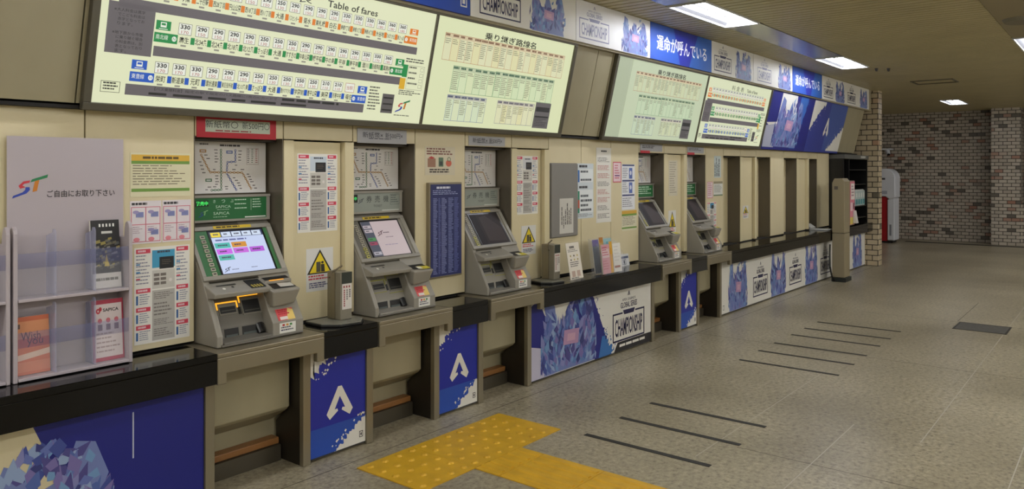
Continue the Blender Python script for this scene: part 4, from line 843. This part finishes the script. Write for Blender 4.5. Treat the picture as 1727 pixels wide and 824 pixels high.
def build_counter_things():
    counter_dispenser(2.768, 3.445, 'grey metal box with white strip on the counter right of the nearest machine', [(2.738, 3.44, 1.000), (2.70, 3.43, .995), (2.665, 3.40, .97)], [(2.60, 3.53), (2.60, 3.39), (2.67, 3.31), (2.80, 3.29), (2.87, 3.36), (2.87, 3.53)])
    counter_dispenser(4.790, 3.45, 'grey metal box with white strip on the long counter before the grey plate', [(4.765, 3.45, 1.00), (4.725, 3.42, .99), (4.70, 3.40, .955)], [(4.64, 3.54), (4.61, 3.41), (4.66, 3.34), (4.79, 3.32), (4.838, 3.38), (4.842, 3.53)])
    # acrylic stand with a printed sheet
    o = (4.95, 3.33, CZ); t = thing('sign_stand', o, 'clear acrylic stand holding a white printed sheet on the long counter', 'sign stand')
    F = Frame((4.852, 3.302, CZ + .001), (1, .06, 0), (0, .055, .3)); p = MB(); p.slab(F, 0, 0, .20, .295, -.008, -.004, CLEAR); p.slab(Frame((4.852, 3.302, CZ + .001), (1, .06, 0), (0, 1, 0)), 0, -.012, .20, .09, .0005, .005, CLEAR); p.build('holder', o, t)
    p = MB(); p.slab(F, .004, .012, .196, .29, -.0038, -.002, (222, 214, 200)); Q = Frame(F.p(0, 0, -.002), F.U, F.V); p.dash(Q, .05, .245, .15, .265, 1, (70, 66, 64), 3, 1, .9); p.dash(Q, .02, .215, .18, .24, 2, (130, 126, 120), 4, 1, .5)
    for i in range(3):
        for j in range(2): p.disc(Q, .05 + .05 * i, .19 - .03 * j, .010, .008, [(160, 140, 70), (90, 80, 70), (190, 170, 90)][(i + j) % 3], 1, 8)
    p.dash(Q, .03, .10, .17, .145, 3, (110, 104, 100), 6, 1, .5); p.r(Q, .035, .03, .085, .075, (186, 160, 144), 1); p.r(Q, .11, .03, .16, .075, (186, 160, 144), 1); p.dash(Q, .02, .012, .18, .026, 1, (120, 116, 110), 8, 1, .7); p.build('printed_sheet', o, t)
    # leaflet holder with its leaflets
    o = (5.46, 3.37, CZ); t = thing('leaflet_holder', o, 'clear leaflet holder leaning on the long counter', 'leaflet holder')
    z = CZ + .001; p = MB(); p.box(5.30, 5.62, 3.285, 3.46, z, z + .006, CLEAR); p.px([(3.285, z + .006), (3.30, z + .16), (3.303, z + .16), (3.288, z + .006)], 5.30, 5.62, CLEAR); p.px([(3.335, z + .006), (3.365, z + .25), (3.368, z + .25), (3.338, z + .006)], 5.30, 5.62, CLEAR); p.px([(3.40, z + .006), (3.44, z + .285), (3.444, z + .285), (3.404, z + .006)], 5.30, 5.62, CLEAR)
    for x in (5.30, 5.617): p.px([(3.285, z + .006), (3.30, z + .16), (3.365, z + .25), (3.44, z + .285), (3.404, z + .006)], x, x + .003, CLEAR)
    p.build('holder', o, t)
    zz = z + .0075; G = 'leaflets in the clear holder'
    def fill(c, extra):
        def d(p, F, W, h): p.r(F, 0, 0, W, h, c, 1); extra(p, F, W, h)
        return d
    leaflet(5.31, 5.43, zz, .235, 3.300, fill((206, 148, 154), lambda p, F, W, h: (p.r(F, W * .06, h * .55, W * .94, h * .85, (216, 190, 190), 2), p.dash(F, W * .1, h * .58, W * .9, h * .92, 4, (176, 70, 96), 3, 3, .4), p.dash(F, W * .1, h * .1, W * .8, h * .45, 4, (190, 110, 124), 4, 2, .35))), 'pink leaflet at the front left of the clear holder', .024, 4, G)
    leaflet(5.434, 5.475, zz, .255, 3.302, fill((214, 160, 34), lambda p, F, W, h: p.r(F, W * .2, h * .1, W * .4, h * .8, (190, 120, 24), 2)), 'narrow yellow-orange leaflet in the middle of the clear holder', .024, 4, G)
    leaflet(5.480, 5.605, zz, .235, 3.300, fill((222, 218, 208), lambda p, F, W, h: (p.dash(F, W * .15, h * .3, W * .9, h * .9, 5, (200, 194, 184), 3, 2, .3), p.r(F, W * .1, h * .14, W * .8, h * .22, (150, 96, 80), 2))), 'white leaflet at the front right of the clear holder', .024, 4, G)
    leaflet(5.31, 5.40, zz, .272, 3.374, fill((110, 118, 128), lambda p, F, W, h: p.r(F, 0, h * .8, W, h, (96, 84, 140), 2)), 'grey and purple leaflet at the back left of the clear holder', .036, 4, G)
    leaflet(5.41, 5.47, zz, .285, 3.374, fill((206, 156, 40), lambda p, F, W, h: p.r(F, 0, h * .85, W, h, (176, 116, 36), 2)), 'tall orange leaflet at the back of the clear holder', .036, 4, G)
    leaflet(5.48, 5.60, zz, .272, 3.374, fill((150, 186, 188), lambda p, F, W, h: p.r(F, W * .3, h * .6, W, h * .9, (80, 160, 168), 2)), 'pale teal leaflet at the back right of the clear holder', .036, 4, G)
    p = MB(); p.px([(3.480, CZ + .001), (3.495, CZ + .105), (3.4965, CZ + .105), (3.53, CZ + .001), (3.528, CZ + .001), (3.4955, CZ + .099), (3.483, CZ + .001)], 5.86, 6.04, (206, 206, 206)); F = Frame((5.86, 3.4797, CZ + .001), (1, 0, 0), (0, .015, .104)); p.r(F, .01, .065, .17, .085, (70, 80, 110), 1); p.outline(F, .06, .012, .125, .058, .005, (90, 92, 104), 1); p.r(F, .08, .02, .105, .05, (70, 72, 84), 1)
    tag(p.build('table_sign', (5.95, 3.49, CZ)), 'small folded white card sign at the wall end of the long counter', 'card sign')
    o = (11.3, 3.42, CZ); p = MB(); p.px([(3.30, CZ + .002), (3.56, CZ + .002), (3.56, CZ + .018), (3.30, CZ + .018)], 11.24, 11.42, (206, 206, 202)); p.px([(3.54, CZ + .018), (3.60, CZ + .07), (3.60, CZ + .085), (3.52, CZ + .03)], 11.24, 11.42, (206, 206, 202))
    tag(p.build('paper_tray', o, bevel=.004), 'white tray lying on the far black counter beside the kiosk', 'tray')
# ---------------------------------------------------------------- the far end: kiosk, black shelf, alcove machine, camera
def build_far_end():
    KB = M((150, 138, 110), .4, .15); a, b, y0, y1 = 11.295, 11.555, 3.095, 3.262; o = (11.43, 3.18, 0)
    t = thing('vending_kiosk', o, 'slim beige kiosk covered with pink notices standing before the far counter', 'kiosk')
    p = MB(); p.px([(y0, .06), (y1, .06), (y1, .675), (y0, .675)], a, b, KB); p.build('lower_cabinet', o, t, bevel=.006)
    p = MB(); p.px([(y0, .68), (y1, .68), (y1, 1.38), (y1 - .03, 1.445), (y0 + .03, 1.445), (y0, 1.40)], a, b, KB); u = p.build('upper_cabinet', o, t, bevel=.006)
    p = MB(); p.box(a - .015, b + .015, y0 - .02, y1 + .005, .001, .058, M((30, 34, 28), .5)); p.build('plinth', o, t, bevel=.004)
    p = MB(); p.px([(y0, .775), (y1 - .02, .775), (y1 - .02, 1.41), (y0, 1.41)], b + .001, b + .245, M((138, 124, 98), .45)); p.build('display_box', o, t, bevel=.004)
    S = Frame((a, y1, 0), (0, -1, 0), (0, 0, 1)); p = MB(); p.slab(S, .03, 1.29, .08, 1.335, .0005, .004, (92, 84, 76)); p.build('side_plate', o, t)
    F = Frame((b, y0, 0)); p = MB(); p.slab(F, .008, .785, .240, 1.40, .0005, .003, (206, 120, 136)); Q = Frame(F.p(0, 0, .003)); p.r(Q, .05, 1.14, .225, 1.37, (222, 214, 208), 1); p.dash(Q, .07, 1.17, .21, 1.34, 4, (150, 120, 126), 4, 2, .5); p.r(Q, .03, .98, .14, 1.10, (220, 190, 196), 1); p.r(Q, .165, 1.0, .21, 1.09, (40, 36, 40), 2); p.r(Q, .012, .79, .15, .89, (206, 186, 80), 1); p.build('front_notice', o, t)['label'] = 'pink and white notices'
    p = MB(); p.px([(y0 - .05, .80), (y0 - .005, .80), (y0 - .005, .98), (y0 - .02, .98)], b + .15, b + .26, (200, 196, 190)); p.build('leaflet_pocket', o, t)
    p = MB(); p.tube([(11.28, 3.285, .52), (11.265, 3.285, .40), (11.225, 3.27, .22), (11.235, 3.25, .09), (11.255, 3.235, .03), (11.276, 3.225, .014)], .012, BLACK, 8); tag(p.build('power_cord', (11.26, 3.26, 0)), 'black cord hanging down behind the beige kiosk', 'cord')
    o = (12.8, 3.5, CZ); t = thing('display_shelf', o, 'black open display shelf built into the end of the ticket wall', 'shelf')
    z0, z1 = CZ + .002, 1.80; p = MB(); p.box(12.16, 13.52, 3.66, 3.69, z0, z1, BLACKM); p.build('back_panel', o, t)
    for x in (12.16, 12.44, 13.49):
        p = MB(); p.box(x, x + .025, 3.345, 3.66, z0, z1 - .07, M((20, 20, 20), .3)); p.build('side_panel', o, t)
    for z in (.80, .985, 1.33, 1.56):
        p = MB(); p.box(12.466, 13.489, 3.36, 3.659, z, z + .012, M((30, 30, 30), .35)); p.build('shelf', o, t)
    p = MB(); p.box(12.16, 13.52, 3.33, 3.66, 1.735, z1 - .001, M((92, 92, 88), .4)); F = Frame((12.16, 3.33, 1.735)); p.dash(F, .9, .015, 1.3, .05, 1, (190, 190, 184), 3, 1, .9); p.build('header', o, t)
    for i in range(5):
        x = 12.80 + .135 * i; y = 3.375; z = .998; o = (x + .06, y, z); p = MB(); p.box(x, x + .12, y, y + .05, z, z + .23, (176, 190, 188)); F = Frame((x, y, z)); p.r(F, .010, .02, .110, .10, (70, 140, 146), 1); p.r(F, .025, .13, .095, .20, (210, 214, 208), 1); p.px([(y, z + .23), (y + .05, z + .23), (y + .026, z + .255), (y + .024, z + .255)], x, x + .12, (206, 210, 206))
        tag(p.build('carton', o), ['leftmost teal and white carton on the black display shelf', 'second teal and white carton on the black display shelf', 'middle teal and white carton on the black display shelf', 'fourth teal and white carton on the black display shelf', 'rightmost teal and white carton, beside the brick partition'][i], 'carton', 'cartons on the black display shelf')
    # hooded white and red machine in the alcove
    o = (18.2, 4.3, 0); t = thing('alcove_machine', o, 'tall white machine with rounded hood and red lower side behind the brick partition', 'machine')
    WH = M((216, 218, 224), .35); a, b = 18.0, 18.45
    arc = [(3.90 + .20 - .20 * math.cos(q), 1.40 + .20 * math.sin(q)) for q in [math.pi / 2 * i / 6 for i in range(7)]]
    p = MB(); p.px([(3.90, .98), (3.90, 1.40)] + arc[1:] + [(4.62, 1.60), (4.62, 1.0), (4.10, 1.0), (4.02, .94)], a, b, WH); p.build('hood', o, t, bevel=.02)
    p = MB(); p.px([(3.92, .06), (4.06, .06), (4.06, .935), (3.92, .97)], a + .02, b, WH); p.build('column', o, t, bevel=.015)
    p = MB(); p.px([(4.065, .04), (4.60, .04), (4.60, .99), (4.065, .99)], a + .05, b, M((170, 24, 36), .4)); p.build('red_cabinet', o, t, bevel=.006)['label'] = 'red lower cabinet'
    p = MB(); p.box(a + .06, b - .02, 3.97, 4.58, .001, .04, BLACKM); p.build('foot', o, t)
    S = Frame((a, 4.62, 0), (0, -1, 0), (0, 0, 1)); p = MB(); p.r(S, .30, 1.36, .52, 1.40, (70, 72, 80), 2); p.r(S, .36, 1.05, .56, 1.12, (160, 164, 176), 2); p.r(Frame((a + .02, 4.62, 0), (0, -1, 0), (0, 0, 1)), .60, .16, .64, .40, (130, 132, 140), 2); p.build('hood_marks', o, t)
    o = (19.38, 4.35, 1.98); t = thing('security_camera', o, 'small white camera on a bracket on the far brick wall', 'camera')
    p = MB(); p.px([(4.24, 2.06), (4.46, 2.06), (4.46, 2.03), (4.24, 2.03)], 19.1, 19.4, (206, 208, 212)); p.build('bracket', o, t)
    p = MB(); p.cyl((19.15, 4.32, 2.028), (19.10, 4.28, 1.93), .055, M((206, 208, 214), .35), 16, .04); p.cyl((19.10, 4.28, 1.93), (19.09, 4.272, 1.91), .03, BLACK, 14); p.build('housing', o, t)
# ---------------------------------------------------------------- floor and ceiling fittings
YEL = M((206, 160, 34), .5, 0, 0, .12, 9)
def build_floor_things():
    G = 'yellow tactile paving'
    for i, l in enumerate(['dotted yellow tactile tile nearest the photographer, left end of the strip', 'middle dotted yellow tactile tile, above the ribbed strip', 'right dotted yellow tactile tile nearest the queue lines']):
        a = 2.640 + .387 * i; b = a + .385; p = MB(); p.box(a, b, 2.662, 3.142, .0008, .006, YEL)
        for c in range(4 if i < 2 else 3):
            for r_ in range(5): x = a + .05 + .1 * c + (.02 if i == 2 else 0); y = 2.71 + .096 * r_; p.cyl((x, y, .006), (x, y, .0135), .021, YEL, 12, .011)
        tag(p.build('tactile_tile', ((a + b) / 2, 2.9, 0)), l, 'tactile paving', G)
    ys = [2.660, 2.495, 2.110, 1.725, 1.34, .955]
    names = ['short ribbed yellow tactile tile joining the dotted strip', 'ribbed yellow tactile tile leading away from the dotted strip', 'ribbed yellow tactile tile near the bottom edge of the photo', None, None]
    for i in range(5):
        if names[i] is None: continue
        y1, y0 = ys[i] - .002, ys[i + 1] + .002; p = MB(); p.box(3.022, 3.408, y0, y1, .0008, .006, YEL)
        for k in range(5):
            x = 3.070 + .0725 * k; p.pz([(x - .017, y0 + .008), (x + .017, y0 + .008), (x + .017, y1 - .008), (x - .017, y1 - .008)], .006, .0065, YEL); p.py([(x - .015, .0065), (x + .015, .0065), (x + .008, .0135), (x - .008, .0135)], y0 + .010, y1 - .010, YEL)
        tag(p.build('tactile_tile', (3.215, (y0 + y1) / 2, 0)), names[i], 'tactile paving', G)
    nm = ['black floor line nearest the yellow tactile paving', 'middle of the three near black floor lines', 'farthest of the three near black floor lines', 'first of the six far black floor lines, nearest the camera', 'second of the six far black floor lines', 'third of the six far black floor lines', 'fourth of the six far black floor lines', 'fifth of the six far black floor lines', 'last of the six far black floor lines, near the white far poster']
    for x, l in zip([3.822, 4.222, 4.612, 6.125, 6.540, 6.920, 7.370, 7.750, 8.156], nm):
        p = MB(); p.box(x - .019, x + .019, 1.718, 2.50, .0008, .0022, M((38, 36, 32), .6, 0, 0, .2, 30)); tag(p.build('floor_line', (x, 2.1, 0)), l, 'floor line', 'black queue lines on the floor')
    o = (8.85, 1.13, 0); t = thing('floor_hatch', o, 'dark grey metal hatch set in the floor at the right', 'floor hatch')
    p = MB(); p.box(8.655, 9.05, .92, 1.345, .0008, .003, M((84, 82, 76), .5, .2, 0, .25, 26)); p.build('lid', o, t)
    p = MB()
    for r_ in [(8.64, 8.653, .905, 1.36), (9.052, 9.065, .905, 1.36), (8.653, 9.052, .905, .918), (8.653, 9.052, 1.347, 1.36)]: p.box(*r_, .0008, .0035, M((60, 58, 54), .4, .5))
    p.build('rim', o, t)
def build_ceiling_things():
    o = (12.7, 2.25, CEIL); p = MB()
    for r_ in [(12.45, 12.475, 1.95, 2.50), (12.93, 12.955, 1.95, 2.50), (12.475, 12.93, 1.95, 1.975), (12.475, 12.93, 2.475, 2.50)]: p.box(*r_, CEIL - .012, CEIL - .0005, M((96, 90, 74), .5))
    tag(p.build('ceiling_hatch', o), 'thin rectangular hatch frame in the far ceiling', 'ceiling hatch')
    o = (7.95, .70, CEIL); p = MB(); p.cyl((7.95, .70, CEIL - .0005), (7.95, .70, CEIL - .03), .17, M((120, 114, 98), .5), 28, .15); tag(p.build('ceiling_speaker', o), 'round flat disc fitting on the ceiling at the upper right', 'ceiling fitting')
    for k, (x, y) in enumerate([(10.62, 2.52), (10.72, 2.40)]):
        p = MB(); p.cyl((x, y, CEIL - .0005), (x, y, CEIL - .04), .022, M((60, 56, 48), .5), 12, .012); tag(p.build('sprinkler_head', (x, y, CEIL)), ['small dark sprinkler nozzle just past the middle ceiling light', 'second small dark sprinkler nozzle past the middle ceiling light'][k], 'sprinkler')
    G = 'recessed fluorescent ceiling lights'
    def light(x, y, l, L=1.12, w=.33, s=1.0):
        o = (x, y, CEIL); t = thing('ceiling_light', o, l, 'ceiling light', G); x0, x1, y0, y1 = x - L / 2, x + L / 2, y - w / 2, y + w / 2; z = CEIL - .004
        p = MB(); fr = M((200, 200, 196), .4)
        for r_ in [(x0, x1, y0, y0 + .014), (x0, x1, y1 - .014, y1), (x0, x0 + .014, y0 + .014, y1 - .014), (x1 - .014, x1, y0 + .014, y1 - .014)]: p.box(*r_, z - .006, z + .066, fr)
        p.build('frame', o, t)
        p = MB(); p.px([(y0 + .015, z + .010), (y0 + .06, z + .058), (y1 - .06, z + .058), (y1 - .015, z + .010), (y1 - .015, z + .064), (y0 + .015, z + .064)], x0 + .015, x1 - .015, M((214, 216, 230), .4, 0, LREF)); p.build('glowing_reflector', o, t)  # tray glows by itself in place of light bounced from the tubes
        for dy in (-.055, .055): p = MB(); p.cyl((x0 + .03, y + dy, z + .022), (x1 - .03, y + dy, z + .022), .018, M((240, 244, 255), .4, 0, LTUBE * s), 12); p.build('tube', o, t)
    def added_hall_light(x, y, s):  # unseen lamps added to throw low-angle fill onto the ticket wall
        t = thing('ceiling_light', (x, y, CEIL), 'unseen surface ceiling light added to brighten the ticket wall', 'ceiling light', 'unseen ceiling lights added to brighten the hall')
        p = MB(); p.box(x - .60, x + .60, y - .15, y + .15, CEIL - .02, CEIL - .001, M((200, 200, 196), .4)); p.build('base_plate', (x, y, CEIL), t)
        p = MB(); p.px([(y - .13, CEIL - .021), (y + .13, CEIL - .021), (y + .09, CEIL - .10), (y - .09, CEIL - .10)], x - .58, x + .58, M((240, 240, 238), .4, 0, LHALL * s)); p.build('diffuser', (x, y, CEIL), t)
    for x, l, k in [(2.30, 'ceiling light overhead above the yellow tactile paving', .8), (6.15, 'largest ceiling light in view, at the top centre of the photo', .8), (9.83, 'ceiling light at the end of the shiny ceiling strip, second in the row', .8), (16.75, 'small far ceiling light before the far brick wall', .3)]: light(x, 2.715 if x < 12 else 2.60, l, s=k)
    for x, l in [(9.62, 'ceiling light cut off by the right edge of the photo'), (5.9, 'ceiling light in the second row, beside the photographer'), (2.2, 'ceiling light in the second row, above the photographer')]: light(x, .74, l, s=.25)
    for x in (13.2, 16.6): light(x, .74, 'unseen ceiling light added to brighten the far brick wall', s=.2)  # out-of-view lamps added to lift the dark brick end
    for x, y in [(-1.4, 2.715), (-1.4, .74)] + [(x, y) for x in (-1.4, 2.2, 5.8, 9.4, 13.0, 16.8) for y in (-1.25, -3.2, -5.2, -7.2)]: added_hall_light(x, y, 2.6 if y > -2 else .92)
LREF, LTUBE, LHALL = .62, 62.0, 16.5
build_racks(); build_counter_things(); build_far_end(); build_floor_things(); build_ceiling_things()
bpy.data.objects.remove(_to); bpy.data.curves.remove(_tc)
# ---------------------------------------------------------------- camera and view
F_PX, HOR = 1303.0, 288.0
A = math.atan(1040.5 / F_PX)
cam = bpy.data.cameras.new('camera'); co = bpy.data.objects.new('camera', cam); COL.objects.link(co)
cam.sensor_fit = 'HORIZONTAL'; cam.sensor_width = 36; cam.lens = 36 * F_PX / 1727; cam.shift_y = -(412 - HOR) / 1727
co.location = (0, 0, 1.55); co.rotation_euler = (math.pi / 2, 0, A - math.pi / 2); cam.clip_start = .05; cam.clip_end = 100
SC.camera = co
w = bpy.data.worlds.new('world'); SC.world = w; w.use_nodes = True
w.node_tree.nodes['Background'].inputs[0].default_value = (.5, .48, .42, 1); w.node_tree.nodes['Background'].inputs[1].default_value = .02
vs = SC.view_settings; vs.view_transform = 'Standard'; vs.look = 'None'; vs.gamma = 1; vs.exposure = 0; vs.use_curve_mapping = False
SC.cycles.use_denoising = True; SC.cycles.max_bounces = 8; SC.cycles.sample_clamp_indirect = 4
